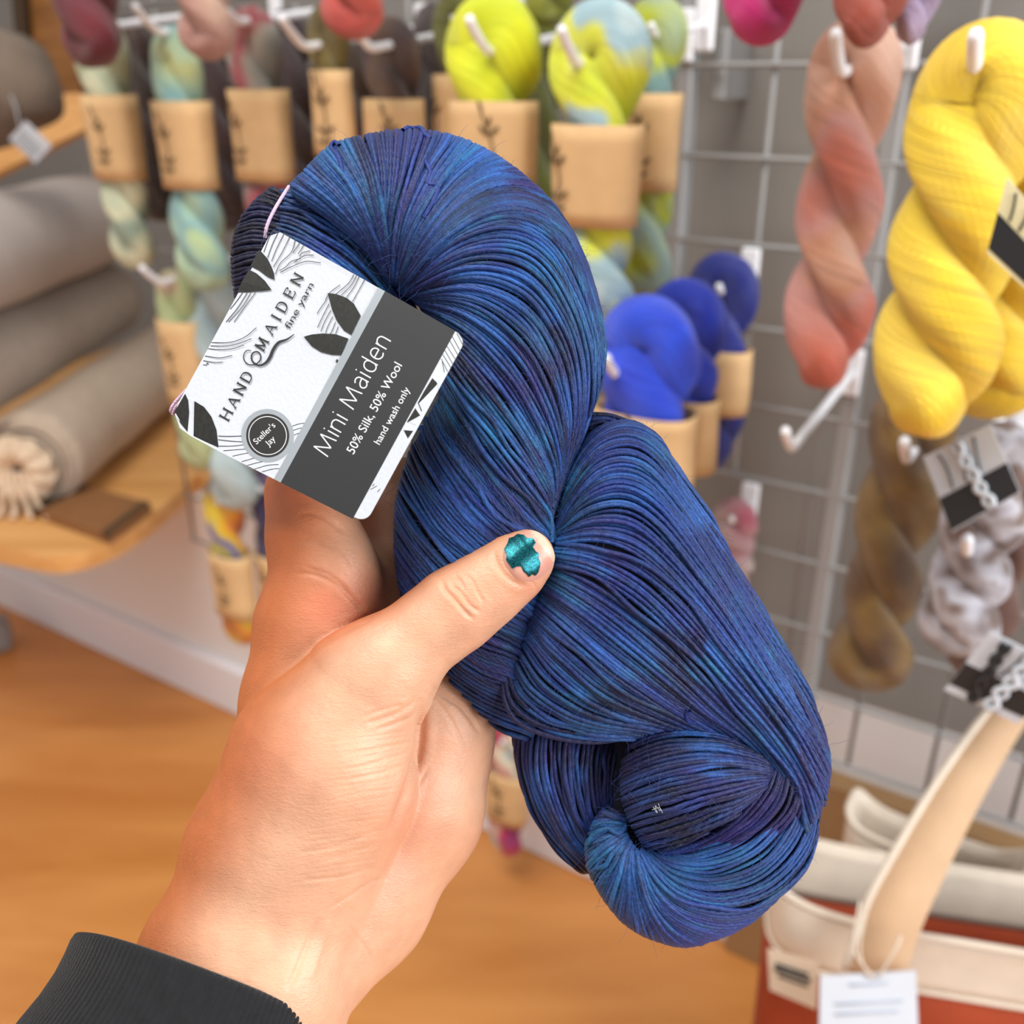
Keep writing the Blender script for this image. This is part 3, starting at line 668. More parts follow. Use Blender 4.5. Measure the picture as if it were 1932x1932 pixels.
def guides(G, n, m=70, gap=7.6):
    G = [arc(cr(np.array(g, float), 60), m) for g in G]; D = cr(np.array(G), 800)
    st = np.linalg.norm(np.diff(D, axis=0), axis=2); st = np.percentile(st[:, 4:-4], 70, axis=1)
    L = np.r_[0, np.cumsum(st)]; n = int(L[-1]/gap); u = np.interp(np.linspace(0, L[-1], n)+rng.normal(0, 1.1, n), L, np.arange(800)); i = np.clip(u.astype(int), 0, 798); f = (u-i)[:, None, None]
    return D[i]*(1-f)+D[i+1]*f, n
def tubes(P, R, k=6):
    """(n,m,3) world paths, (n,m) radii -> vertices, faces, uv"""
    n, m, _ = P.shape; T = np.gradient(P, axis=1); T /= np.linalg.norm(T, axis=2, keepdims=True)+1e-12
    ref = np.array([0.1, -0.9, 0.4]); N = np.empty_like(P); v = np.cross(T[:, 0], ref); v /= np.linalg.norm(v, axis=1, keepdims=True)+1e-9
    for i in range(m):
        v = v-T[:, i]*(v*T[:, i]).sum(1, keepdims=True); v = v/(np.linalg.norm(v, axis=1, keepdims=True)+1e-12); N[:, i] = v
    B = np.cross(T, N); a = np.linspace(0, 2*math.pi, k, endpoint=False)
    V = P[:, :, None]+R[:, :, None, None]*(np.cos(a)[:, None]*N[:, :, None]+np.sin(a)[:, None]*B[:, :, None])
    I = np.arange(n)[:, None, None]; J = np.arange(m-1)[None, :, None]; K = np.arange(k)[None, None, :]; b = I*m*k
    F = np.stack([b+J*k+K, b+J*k+(K+1) % k, b+(J+1)*k+(K+1) % k, b+(J+1)*k+K], -1).reshape(-1, 4)
    L = np.concatenate([np.zeros((n, 1)), np.cumsum(np.linalg.norm(np.diff(P, axis=1), axis=2), 1)], 1)
    uv = np.stack(np.broadcast_arrays(L[:, :, None]+0*a, (a/(2*math.pi))[None, None]+0*L[:, :, None]), -1).reshape(-1, 2)
    return V.reshape(-1, 3), F, uv
# material of the held yarn
def held_mat():
    m, nt, N, L, b = nodes('hand_dyed_blue_yarn')
    at = N.new('ShaderNodeAttribute'); at.attribute_name = 'tone'
    uv = N.new('ShaderNodeUVMap')
    # the twist of the single ply: slanting fibres
    sx = N.new('ShaderNodeSeparateXYZ'); L.new(uv.outputs['UV'], sx.inputs[0])
    m1 = N.new('ShaderNodeMath'); m1.operation = 'MULTIPLY'; m1.inputs[1].default_value = 330; L.new(sx.outputs[0], m1.inputs[0])
    m2 = N.new('ShaderNodeMath'); m2.operation = 'MULTIPLY'; m2.inputs[1].default_value = 2.0; L.new(sx.outputs[1], m2.inputs[0])
    m3 = N.new('ShaderNodeMath'); m3.operation = 'ADD'; L.new(m1.outputs[0], m3.inputs[0]); L.new(m2.outputs[0], m3.inputs[1])
    m4 = N.new('ShaderNodeMath'); m4.operation = 'MULTIPLY'; m4.inputs[1].default_value = 2*math.pi; L.new(m3.outputs[0], m4.inputs[0])
    m5 = N.new('ShaderNodeMath'); m5.operation = 'SINE'; L.new(m4.outputs[0], m5.inputs[0])
    tc = N.new('ShaderNodeTexCoord'); no = N.new('ShaderNodeTexNoise'); no.inputs['Scale'].default_value = 2600; no.inputs['Detail'].default_value = 2; L.new(tc.outputs['Object'], no.inputs['Vector'])
    ad = N.new('ShaderNodeMath'); ad.operation = 'MULTIPLY_ADD'; ad.inputs[1].default_value = 0.22; L.new(m5.outputs[0], ad.inputs[0]); L.new(no.outputs['Fac'], ad.inputs[2])
    bp = N.new('ShaderNodeBump'); bp.inputs['Strength'].default_value = 0.7; bp.inputs['Distance'].default_value = 0.0003
    L.new(ad.outputs[0], bp.inputs['Height']); L.new(bp.outputs['Normal'], b.inputs['Normal'])
    n3 = N.new('ShaderNodeTexNoise'); n3.inputs['Scale'].default_value = 1100; n3.inputs['Detail'].default_value = 3; L.new(tc.outputs['Object'], n3.inputs['Vector'])
    mr = N.new('ShaderNodeMapRange'); mr.inputs[1].default_value = 0.3; mr.inputs[2].default_value = 0.7; mr.inputs[3].default_value = 0.78; mr.inputs[4].default_value = 1.25; L.new(n3.outputs['Fac'], mr.inputs[0])
    hs = N.new('ShaderNodeHueSaturation'); L.new(at.outputs['Color'], hs.inputs['Color']); L.new(mr.outputs[0], hs.inputs['Value'])
    L.new(hs.outputs['Color'], b.inputs['Base Color']); b.inputs['Roughness'].default_value = 0.5
    b.inputs['Sheen Weight'].default_value = 0.12; b.inputs['Sheen Roughness'].default_value = 0.4; b.inputs['Sheen Tint'].default_value = (0.3, 0.5, 1, 1)
    b.inputs['Specular IOR Level'].default_value = 0.35
    return m
M_held = held_mat()
M_core = plain('navy_core', (12, 14, 34), 0.9, 0.2, 200)  # darker than the yarn, paints the shade in gaps between strands
PAL = {'navy': s2l((17, 19, 60)), 'ink': s2l((16, 16, 34)), 'royal': s2l((26, 48, 120)), 'blue': s2l((40, 90, 164)), 'teal': s2l((30, 106, 150)), 'sea': s2l((34, 122, 140)), 'purple': s2l((42, 34, 92))}
def tone(P, palw, seed, sid):
    """dye colours in soft patches that run along the strands"""
    n, m, _ = P.shape; x, y = P[..., 0], P[..., 1]; base = np.zeros(P.shape); W = np.zeros((n, m, 1))
    js = rng.normal(0, 1, (n, 1))*14
    for i, (nm, w_) in enumerate(palw):
        f = noise2((x+js)/95+i*17.3+seed*3.7, (y+js)/95+i*9.1, 11+i)+0.42*noise2((x+js*2)/26+i*5.3, (y-js)/26+seed, 31+i)+0.55*noise2(np.arange(n)[:, None]*0.83+i*7+0*x, x/60+y/60, 51+i)
        wt = (np.maximum(f-0.45, 0.02)**3.6*w_)[..., None]; base += wt*np.array(PAL[nm]); W += wt
    c = base/W*.84
    return c*(1+rng.normal(0, 0.18, (n, 1, 1)).clip(-.5, .6))
skein_root = empty('yarn_skein', hold([[980, 900, 0]])[0], 'large hand-dyed navy and royal blue skein held up in the hand', 'yarn skein')
RS = 4.5*HS
def bundle(name, lobe, G, n, palw, seed, m=72, off=0.0, layers=1, rs=1.0, stray=0.03, core=True, gap=7.8, shr=15):
    C = []; UV = []; VV = []; FF = []; nb = 0
    P2, n = guides(G, n, m, gap)
    s = np.linspace(0, 1, m)[None, :]
    T = np.gradient(P2, axis=1); T /= np.linalg.norm(T, axis=2, keepdims=True)+1e-9; Nn = np.stack([-T[..., 1], T[..., 0]], -1)
    wig = rng.normal(0, 1, (n, 9)); wv = np.stack([np.interp(s[0], np.linspace(0, 1, 9), w_) for w_ in wig]); wv = (np.roll(wv, 1, 1)+wv*2+np.roll(wv, -1, 1))/4
    st = (rng.random(n) < stray)[:, None]*4.0
    P2 = P2+Nn*(wv*(1.5+st))[..., None]
    P3 = lobe.lift(P2, off); P3[..., 2] += rng.normal(0, 2.3, (n, 1))+wv[:, ::-1]*0.9+st*1.5
    # soften kinks where strands roll over the outline
    for _ in range(2): P3[:, 1:-1] = (P3[:, :-2]+2*P3[:, 1:-1]+P3[:, 2:])/4
    col = tone(P3, palw, seed, 0)
    R = np.full((n, m), RS*rs)*(1+rng.normal(0, .07, (n, 1)))*(1+0.10*wv)
    V, F, uv = tubes(hold(P3), R)
    o = mk(name, V, F, M_held, skein_root, True, uv=uv, col=np.repeat(col.reshape(-1, 3), 6, 0))
    if core: lobe.body('inner_strands', M_core, o, shr)
    return o, P3
PB = [('navy', 1.0), ('royal', 1.1), ('blue', .9), ('purple', .5), ('teal', .35)]
PD = [('navy', 1.2), ('royal', .5), ('purple', .8), ('ink', .5), ('blue', .25)]
SPINES = []
# A: the big arch from the eye over the top and down to the pinch
A = Lobe([(738,535),(640,430),(548,362),(572,318),(625,270),(700,248),(780,240),(860,252),(930,285),(1000,338),(1055,400),(1095,470),(1124,550),(1140,640),(1137,710),(1116,780),(1096,840),(1076,900),(1068,960),(1072,1030),(1060,1110),(1036,1190),(1018,1260),(1010,1330),(1004,1394),(935,1372),(872,1310),(815,1240),(772,1165),(750,1090),(744,1000),(752,915),(790,800),(830,690),(800,590)], 0, .02, -.02, .92, .9)
_, PA = bundle('arched_strands', A, [
 [(745,552),(690,470),(630,420),(580,385),(540,362),(500,330),(530,250),(640,190)],
 [(744,548),(700,450),(650,370),(600,320),(560,280),(560,230),(640,190),(760,170)],
 [(742,545),(715,430),(690,340),(660,275),(640,225),(680,190),(780,185),(900,200)],
 [(742,545),(735,430),(745,330),(750,260),(752,215),(820,190),(920,220),(1010,270)],
 [(744,545),(765,430),(810,330),(850,270),(880,225),(960,250),(1040,310),(1110,400)],
 [(748,548),(800,440),(880,350),(950,320),(1020,330),(1085,410),(1130,500),(1165,600)],
 [(752,548),(830,450),(920,390),(1010,390),(1075,450),(1120,560),(1145,680),(1110,860)],
 [(756,550),(860,460),(960,430),(1040,470),(1095,570),(1122,680),(1110,800),(1056,930)],
 [(760,552),(880,490),(990,500),(1060,580),(1095,680),(1095,790),(1075,870),(1050,940)],
 [(764,556),(890,540),(990,580),(1050,670),(1075,770),(1070,850),(1058,910),(1046,955)],
 [(768,562),(880,590),(970,660),(1030,760),(1055,850),(1056,900),(1050,940),(1042,965)],
 [(772,575),(860,640),(940,730),(1000,820),(1035,890),(1044,930),(1044,955),(1040,980)],
 [(780,600),(850,700),(920,790),(980,870),(1020,930),(1036,960),(1038,985),(1036,1010)],
 [(790,650),(840,760),(900,850),(960,930),(1010,985),(1040,1010),(1055,1035),(1066,1060)],
 [(795,720),(825,810),(880,900),(940,970),(1000,1020),(1030,1045),(1050,1070),(1065,1090)],
 [(770,800),(800,870),(850,950),(910,1015),(960,1050),(1010,1085),(1035,1110),(1055,1130)],
 [(740,860),(770,930),(820,1010),(880,1065),(940,1100),(990,1130),(1025,1155),(1055,1175)],
 [(715,920),(750,1000),(800,1070),(860,1130),(920,1165),(970,1190),(1010,1210),(1050,1230)],
 [(705,1000),(745,1060),(790,1130),(850,1190),(905,1230),(955,1248),(1000,1270),(1040,1290)],
 [(715,1080),(755,1130),(800,1190),(860,1250),(910,1285),(955,1303),(995,1320),(1040,1340)],
 [(700,1160),(750,1210),(805,1270),(860,1320),(905,1350),(950,1372),(990,1385),(1030,1400)],
 [(680,1230),(735,1270),(785,1320),(840,1365),(890,1395),(935,1410),(980,1420),(1030,1430)]],
 132, PB, 1, 84, 0, 1)
# B: the tail of the loop that goes under the tag, with the dark turned-over edge
B_ = Lobe([(536,352),(580,362),(650,398),(710,455),(760,540),(815,640),(800,760),(720,820),(600,760),(500,640),(470,520),(490,400)], -40, 0, 0, .6, .8)
bundle('tail_strands', B_, [
 [(505,350),(545,362),(590,366),(650,390),(705,440),(742,505),(775,570),(810,640)],
 [(500,380),(550,385),(600,400),(655,435),(705,485),(745,545),(780,610),(815,680)],
 [(490,410),(550,420),(610,450),(665,490),(710,535),(750,590),(785,650),(815,720)],
 [(480,440),(550,460),(610,495),(665,540),(710,585),(750,635),(785,690),(810,750)],
 [(470,480),(540,510),(600,550),(650,595),(700,640),(740,690),(770,740),(790,790)],
 [(460,530),(530,570),(590,610),(640,660),(680,710),(715,760),(740,800),(750,830)],
 [(470,600),(530,640),(580,690),(620,730),(660,770),(690,800),(710,830),(720,850)]], 56, PB, 2)
B2 = Lobe([(528,345),(545,372),(552,440),(548,530),(528,610),(490,640),(455,600),(438,540),(434,480),(446,425),(475,385),(505,358)], -30, 0, 0, .8, 1)
bundle('turned_edge_strands', B2, [
 [(548,380),(535,366),(522,356),(505,345),(485,340),(480,330)],
 [(552,400),(525,380),(495,370),(470,372),(440,375),(425,380)],
 [(556,430),(525,412),(485,402),(455,410),(420,415),(400,425)],
 [(558,470),(525,452),(480,445),(445,452),(410,460),(392,470)],
 [(558,510),(525,495),(480,490),(440,498),(405,505),(390,515)],
 [(556,550),(520,540),(480,536),(444,545),(410,555),(396,562)],
 [(545,595),(515,585),(480,582),(454,592),(425,605),(410,612)],
 [(520,625),(500,618),(485,616),(470,626),(450,640),(440,650)]], 28, [('ink', 2.4), ('navy', .7), ('purple', .2)], 3, 40)
# C: the second rope from the pinch down to the right
C_ = Lobe([(1044,960),(1062,905),(1090,850),(1118,812),(1160,795),(1205,798),(1245,825),(1282,885),(1312,930),(1350,985),(1392,1070),(1440,1148),(1490,1238),(1530,1308),(1556,1385),(1568,1440),(1562,1500),(1535,1560),(1500,1570),(1470,1500),(1430,1430),(1360,1395),(1290,1388),(1240,1392),(1190,1404),(1120,1412),(1040,1398),(985,1372),(957,1318),(956,1250),(975,1170),(1005,1090),(1030,1020)], 10, .0, .0, .84, .9)
_, PC = bundle('rope_strands', C_, [
 [(1046,960),(1075,870),(1120,780),(1200,720),(1310,780),(1420,930),(1520,1090),(1620,1290)],
 [(1046,968),(1066,890),(1105,810),(1165,760),(1240,770),(1330,870),(1430,1020),(1545,1210)],
 [(1046,975),(1058,910),(1090,840),(1130,790),(1180,770),(1240,780),(1330,870),(1430,1000),(1520,1150),(1600,1330)],
 [(1048,985),(1075,920),(1120,850),(1180,825),(1235,850),(1290,925),(1370,1040),(1460,1180),(1540,1310),(1590,1430)],
 [(1050,995),(1090,930),(1145,885),(1210,890),(1270,950),(1335,1045),(1420,1180),(1510,1320),(1580,1470)],
 [(1052,1005),(1110,955),(1180,940),(1245,980),(1310,1060),(1385,1165),(1470,1300),(1550,1420),(1590,1530)],
 [(1052,1015),(1120,990),(1195,1000),(1265,1060),(1340,1150),(1420,1260),(1500,1370),(1562,1480)],
 [(1050,1030),(1125,1030),(1205,1060),(1285,1130),(1370,1230),(1450,1330),(1515,1420),(1555,1530)],
 [(1045,1050),(1120,1070),(1205,1120),(1290,1200),(1375,1295),(1450,1380),(1510,1470),(1540,1560)],
 [(1035,1075),(1115,1115),(1200,1175),(1285,1250),(1365,1330),(1435,1400),(1490,1480),(1520,1560)],
 [(1022,1105),(1100,1160),(1180,1225),(1260,1290),(1335,1350),(1400,1395),(1450,1440),(1485,1500)],
 [(1008,1140),(1080,1205),(1160,1270),(1230,1320),(1290,1355),(1350,1385),(1400,1405),(1440,1430)],
 [(992,1175),(1050,1245),(1120,1305),(1185,1340),(1240,1360),(1290,1375),(1330,1388),(1370,1400)],
 [(975,1210),(1020,1280),(1085,1330),(1145,1355),(1200,1368),(1245,1378),(1280,1390),(1310,1405)],
 [(962,1245),(990,1310),(1050,1352),(1110,1372),(1165,1380),(1210,1384),(1240,1392),(1262,1405)],
 [(955,1275),(968,1330),(1020,1370),(1080,1388),(1135,1394),(1180,1394),(1215,1396),(1235,1405)]],
 108, PB, 4, 76)
# D: lower left lobe
D_ = Lobe([(970,1372),(1010,1350),(1080,1360),(1150,1372),(1200,1385),(1195,1450),(1175,1540),(1150,1610),(1112,1650),(1060,1618),(1015,1560),(985,1495),(972,1430)], -64, 0, 0, .95, .9)
bundle('lower_left_strands', D_, [
 [(975,1350),(962,1400),(958,1460),(975,1530),(1010,1590),(1060,1640),(1110,1680)],
 [(995,1350),(985,1400),(985,1460),(1005,1525),(1040,1580),(1080,1625),(1120,1660)],
 [(1030,1355),(1020,1405),(1022,1460),(1040,1520),(1068,1575),(1100,1615),(1130,1645)],
 [(1070,1360),(1060,1410),(1062,1465),(1075,1520),(1098,1570),(1122,1605),(1145,1630)],
 [(1110,1365),(1102,1415),(1100,1465),(1108,1515),(1122,1560),(1140,1595),(1155,1615)],
 [(1150,1375),(1140,1420),(1136,1465),(1138,1510),(1146,1550),(1156,1580),(1165,1600)],
 [(1190,1390),(1178,1430),(1170,1470),(1166,1510),(1168,1545),(1172,1570),(1176,1590)]], 40, PD, 5, 50, shr=3)
# F: the bottom wrap with the teal fan round the hole
F_ = Lobe([(1440,1440),(1492,1452),(1535,1500),(1548,1560),(1522,1635),(1472,1690),(1425,1735),(1365,1768),(1300,1787),(1235,1775),(1180,1745),(1145,1705),(1120,1665),(1105,1620),(1112,1570),(1135,1530),(1160,1515),(1185,1540),(1205,1590),(1270,1600),(1350,1560),(1410,1490)], -14, -.08, 0, .95, 1)
_, PF = bundle('bottom_wrap_strands', F_, [
 [(1465,1446),(1430,1490),(1390,1535),(1330,1575),(1275,1596),(1235,1600),(1212,1592)],
 [(1482,1455),(1450,1520),(1400,1570),(1335,1602),(1275,1612),(1238,1606),(1212,1594)],
 [(1500,1465),(1472,1545),(1415,1605),(1340,1635),(1275,1632),(1240,1616),(1212,1597)],
 [(1522,1480),(1500,1570),(1440,1640),(1355,1670),(1285,1660),(1242,1632),(1212,1600)],
 [(1545,1510),(1525,1600),(1460,1675),(1370,1705),(1290,1690),(1240,1652),(1210,1604)],
 [(1575,1560),(1530,1650),(1465,1710),(1375,1740),(1290,1720),(1236,1672),(1208,1607)],
 [(1570,1640),(1520,1710),(1450,1755),(1365,1770),(1285,1745),(1230,1690),(1204,1608)],
 [(1540,1720),(1470,1770),(1400,1800),(1330,1795),(1270,1762),(1222,1700),(1201,1606)],
 [(1440,1810),(1380,1825),(1320,1820),(1275,1795),(1240,1750),(1212,1690),(1198,1603)],
 [(1330,1850),(1280,1835),(1240,1805),(1218,1765),(1205,1720),(1196,1665),(1194,1598)],
 [(1220,1830),(1190,1800),(1172,1760),(1172,1720),(1178,1680),(1182,1640),(1190,1592)],
 [(1140,1770),(1130,1735),(1130,1700),(1142,1665),(1158,1635),(1170,1612),(1186,1584)],
 [(1080,1700),(1090,1672),(1106,1645),(1126,1620),(1146,1600),(1164,1587),(1182,1575)],
 [(1060,1620),(1080,1606),(1105,1592),(1126,1580),(1146,1572),(1164,1567),(1180,1565)],
 [(1070,1550),(1092,1550),(1115,1548),(1135,1545),(1152,1546),(1166,1549),(1180,1554)],
 [(1110,1500),(1122,1510),(1136,1518),(1150,1526),(1162,1532),(1172,1538),(1182,1544)]], 90, [('royal', 1.1), ('blue', 1.2), ('purple', .5), ('teal', 1.1), ('navy', .5)], 6, 64)
# E: the inner roll nested in the knot
E_ = Lobe([(1170,1450),(1188,1405),(1225,1380),(1290,1372),(1360,1385),(1420,1415),(1462,1452),(1435,1500),(1385,1545),(1320,1580),(1262,1602),(1222,1604),(1195,1570),(1172,1515)], 40, .05, 0, .85, .8)
K0_ = Lobe([(1130,1400),(1180,1350),(1300,1340),(1430,1370),(1490,1440),(1460,1540),(1330,1620),(1230,1650),(1160,1620),(1130,1540)], -34, 0, 0, .5, .6)
K0_.body('knot_core', M_core, skein_root, 4)
_, PE = bundle('inner_roll_strands', E_, [
 [(1150,1420),(1195,1388),(1250,1362),(1310,1360),(1370,1372),(1425,1400),(1470,1440)],
 [(1140,1450),(1190,1415),(1250,1392),(1310,1388),(1370,1395),(1425,1418),(1475,1450)],
 [(1140,1480),(1190,1448),(1250,1425),(1315,1415),(1375,1418),(1430,1432),(1475,1456)],
 [(1145,1515),(1190,1486),(1250,1464),(1315,1450),(1375,1446),(1430,1450),(1470,1460)],
 [(1150,1550),(1195,1525),(1255,1505),(1318,1488),(1375,1476),(1425,1470),(1462,1468)],
 [(1165,1585),(1208,1562),(1262,1544),(1320,1526),(1372,1510),(1415,1494),(1452,1478)],
 [(1185,1610),(1225,1590),(1272,1576),(1322,1560),(1370,1540),(1408,1518),(1444,1490)],
 [(1205,1630),(1242,1612),(1282,1602),(1325,1586),(1368,1562),(1404,1534),(1438,1500)]], 40, PD, 7, 56)
# ridge that runs from the knot's right corner over the inner roll
G_ = Lobe([(1395,1485),(1430,1450),(1475,1440),(1505,1470),(1515,1520),(1490,1560),(1440,1590),(1370,1620),(1300,1632),(1240,1625),(1235,1606),(1290,1596),(1345,1570)], 38, .0, 0, .6, .6)
bundle('ridge_strands', G_, [
 [(1440,1440),(1415,1480),(1375,1528),(1325,1568),(1275,1592),(1225,1606)],
 [(1458,1440),(1436,1490),(1392,1542),(1336,1582),(1280,1602),(1228,1612)],
 [(1476,1442),(1456,1502),(1408,1556),(1346,1594),(1286,1612),(1230,1618)],
 [(1492,1450),(1476,1514),(1424,1570),(1358,1606),(1292,1620),(1232,1622)],
 [(1510,1462),(1494,1528),(1440,1582),(1370,1616),(1300,1628),(1236,1628)],
 [(1524,1478),(1512,1546),(1458,1594),(1384,1626),(1308,1638),(1240,1634)]], 18, [('purple', .8), ('royal', 1.1), ('navy', .8)], 8, 50)
# H: the rope's far side showing above the pinch
H_ = Lobe([(1090,780),(1120,775),(1165,785),(1215,810),(1200,850),(1140,870),(1095,900),(1060,960),(1040,960),(1060,880)], -45, 0, 0, .8, .9)
bundle('far_side_strands', H_, [
 [(1080,790),(1120,780),(1165,788),(1215,812)], [(1080,815),(1120,800),(1165,805),(1210,830)],
 [(1075,850),(1115,825),(1155,825),(1200,848)], [(1065,900),(1095,860),(1130,850),(1170,860)]], 18, PD, 9, 30)
# the few strands that stand away from the rope below the thumb
Ls = [[(975,1205),(955,1260),(962,1320),(1000,1358),(1060,1378),(1130,1386),(1200,1378)], [(985,1195),(962,1250),(970,1305),(1010,1345),(1070,1368),(1140,1376),(1210,1366)],
      [(968,1230),(950,1275),(955,1330),(985,1368),(1050,1392),(1120,1400),(1185,1392)]]
V, F, uv = tubes(hold(np.array([np.column_stack([arc(cr(np.array(l, float), 60), 70), 60+20*np.sin(np.linspace(0, 3.1, 70))]) for l in Ls])), np.full((3, 70), RS))
mk('loose_strand', V, F, M_held, skein_root, True, uv=uv, col=np.tile(np.array(PAL['navy']), (len(V), 1)))
# kinked strands
Kk = [[(1035,940),(1048,948),(1040,965),(1052,985),(1044,1010)], [(1300,1340),(1294,1352),(1304,1366),(1312,1372),(1330,1380)], [(800,300),(812,325),(806,345),(826,352),(818,378),(800,410)], [(640,275),(632,268),(624,278),(640,300),(650,340)], [(760,246),(775,238),(795,242),(800,252),(812,262)]]
for kk in Kk:
    L0 = C_ if kk[0][0] > 1030 else A
    pth = arc(cr(np.array(kk, float), 50), 40); p3 = L0.lift(pth[None], 5.0)
    V, F, uv = tubes(hold(p3), np.full((1, 40), RS*.95)); mk('loose_strand', V, F, M_held, skein_root, True, uv=uv, col=np.tile(np.array(PAL['royal']), (len(V), 1)))
# halo of tiny fibres
def halo(sets, count):
    Ps = []
    for P3, c in sets:
        n, m, _ = P3.shape
        for _ in range(c):
            i, j = rng.integers(n), rng.integers(2, m-2); p = P3[i, j]; ln = rng.uniform(10, 34); a = rng.uniform(0, 2*math.pi); d = np.array([math.cos(a), math.sin(a), rng.uniform(.1, .9)])
            t = np.linspace(0, 1, 8)[:, None]; cv = rng.normal(0, .35, 3); wv = rng.normal(0, 1.3, (8, 3)); wv[0] = 0
            Ps.append(p+d*ln*t+cv*ln*t*t+np.cumsum(wv, 0)*.6)
    P = hold(np.array(Ps)); V, F, uv = tubes(P, np.full(P.shape[:2], 0.3*HS)*np.linspace(1, .5, 8)[None], 3)
    o = mk('loose_fibres', V, F, M_held, skein_root, True, uv=uv, col=np.tile(np.array(s2l((70, 96, 170))), (len(V), 1))); o['kind'] = 'stuff'
halo([(PA, 1900), (PC, 1300), (PF, 700), (PE, 250)], 0)
lp = [np.column_stack([cr(np.array(l, float), 24), np.full(24, zz)]) for l, zz in (([(1232,1522),(1240,1534),(1236,1520),(1246,1530),(1242,1516)], 118), ([(1230,1528),(1244,1524),(1250,1534)], 117), ([(1292,1475),(1300,1462),(1316,1466),(1322,1482)], 108))]
V, F, uv = tubes(hold(np.array(lp)), np.full((3, 24), .35*HS), 4); mk('lint', V, F, M_card, skein_root)

# ================================================================== THE TAG
TZ0, TZ1 = 74.0, 222.0     # nearness of the tag's left and right edge
def tagp(s, t, off=0.0):
    s = np.asarray(s, float); t = np.asarray(t, float)
    px = 325+191*s+366*t; py = 781-350*s+207*t; z = TZ0+(TZ1-TZ0)*np.clip(t, 0, 1)**0.9+off
    return hold(np.stack([px, py, z], -1))
TL_ = 1/400.0; TT_ = 1/421.0
ol = [(0.0, 0.0)]
def corner(cs, ct, r, a0):
    return [(cs+r*math.cos(a0+math.pi/2*k/6), ct+r*math.sin(a0+math.pi/2*k/6)*0.95) for k in range(7)]
r_ = .055
out = [(0.0, .015), (0.012, 0.0)][:0]
out = [(-.048, .12), (-.040, .06), (.004, .012), (.055, .0)][::1]+[(.5, 0.0), (.96, 0.0), (1.0, .035)]+corner(1-r_, 1-r_, r_, 0)[::1]
out = [(s_, t_) for s_, t_ in out]
out += corner(r_, 1-r_, r_, math.pi/2)
out += [(-.014, .8), (-.03, .56), (-.044, .3)]
O2 = np.array(out); n = len(O2)
ht = empty('hang_tag', tagp(.5, .5), 'large white and charcoal paper tag reading HAND MAIDEN fine yarn, tied to the held skein', 'tag')
def plate(name, pts, o0, o1, mat, parent):
    """thin sheet with the given outline in tag coordinates, dense enough to follow the bow of the card"""
    pts = np.array(pts, float); n = len(pts); V = np.vstack([tagp(pts[:, 0], pts[:, 1], o1), tagp(pts[:, 0], pts[:, 1], o0)])
    return mk(name, V, [tuple(range(n)), tuple(range(2*n-1, n-1, -1))]+[(i, n+i, n+(i+1) % n, (i+1) % n) for i in range(n)], mat, parent, False)
card = plate('card', out, -2.6, 0, M_card, ht)
M_silver = plain('silver_foil', (190, 200, 208), 0.28, 0.08, 20, metal=0.7)
def quadp(s0, s1, t0, t1): return [(s0, t0), (s1, t0), (s1, t1), (s0, t1)]
plate('charcoal_band', [(-.0305, .572), (1.002, .572), (1.002, .937), (-.012, .937)], -.5, .15, M_char, card)
plate('silver_strip', [(-.031, .54), (1.001, .54), (1.001, .574), (-.03, .574)], -.5, .22, M_silver, card)
def cpt(x, y):          # measured marks on the tag -> tag coordinates
    x = 300+x/2.883; y = 330+y/2.883; dx, dy = x-325, y-781
    det = 191*207+350*366; return ((dx*207-dy*366)/det, (191*dy+350*dx)/det)
M_gl = plain('glitter_black', (26, 28, 26), 0.4, 0.5, 900)
leaves = [[(545,405),(590,455),(612,500),(625,535),(628,570),(590,553),(545,520),(497,495)],
 [(490,515),(530,535),(575,575),(612,625),(560,632),(480,638),(425,638),(450,580)],
 [(917,642),(965,648),(1020,668),(1060,700),(1097,765),(1070,820),(1045,870),(1005,845),(965,790),(940,730)],
 [(788,880),(830,868),(890,862),(960,866),(1030,890),(1010,935),(990,980),(940,978),(880,962),(830,930)],
 [(142,1190),(158,1225),(163,1290),(155,1398),(118,1355),(80,1295)],
 [(192,1230),(245,1262),(285,1315),(312,1385),(324,1483),(255,1452),(188,1420)],
 [(1487,1105),(1512,1130),(1522,1170),(1520,1212),(1485,1270),(1458,1320),(1425,1285),(1407,1240),(1440,1180)],
 [(1394,1268),(1418,1305),(1440,1332),(1440,1360),(1395,1360),(1348,1345),(1372,1305)],
 [(1330,1388),(1380,1392),(1425,1388),(1405,1430),(1385,1462),(1352,1432)],
 [(968,1000),(976,1010),(970,1020),(960,1016)]]
for lf in leaves: plate('printed_leaf', [cpt(*p) for p in lf], -.5, .15, M_gl, card)
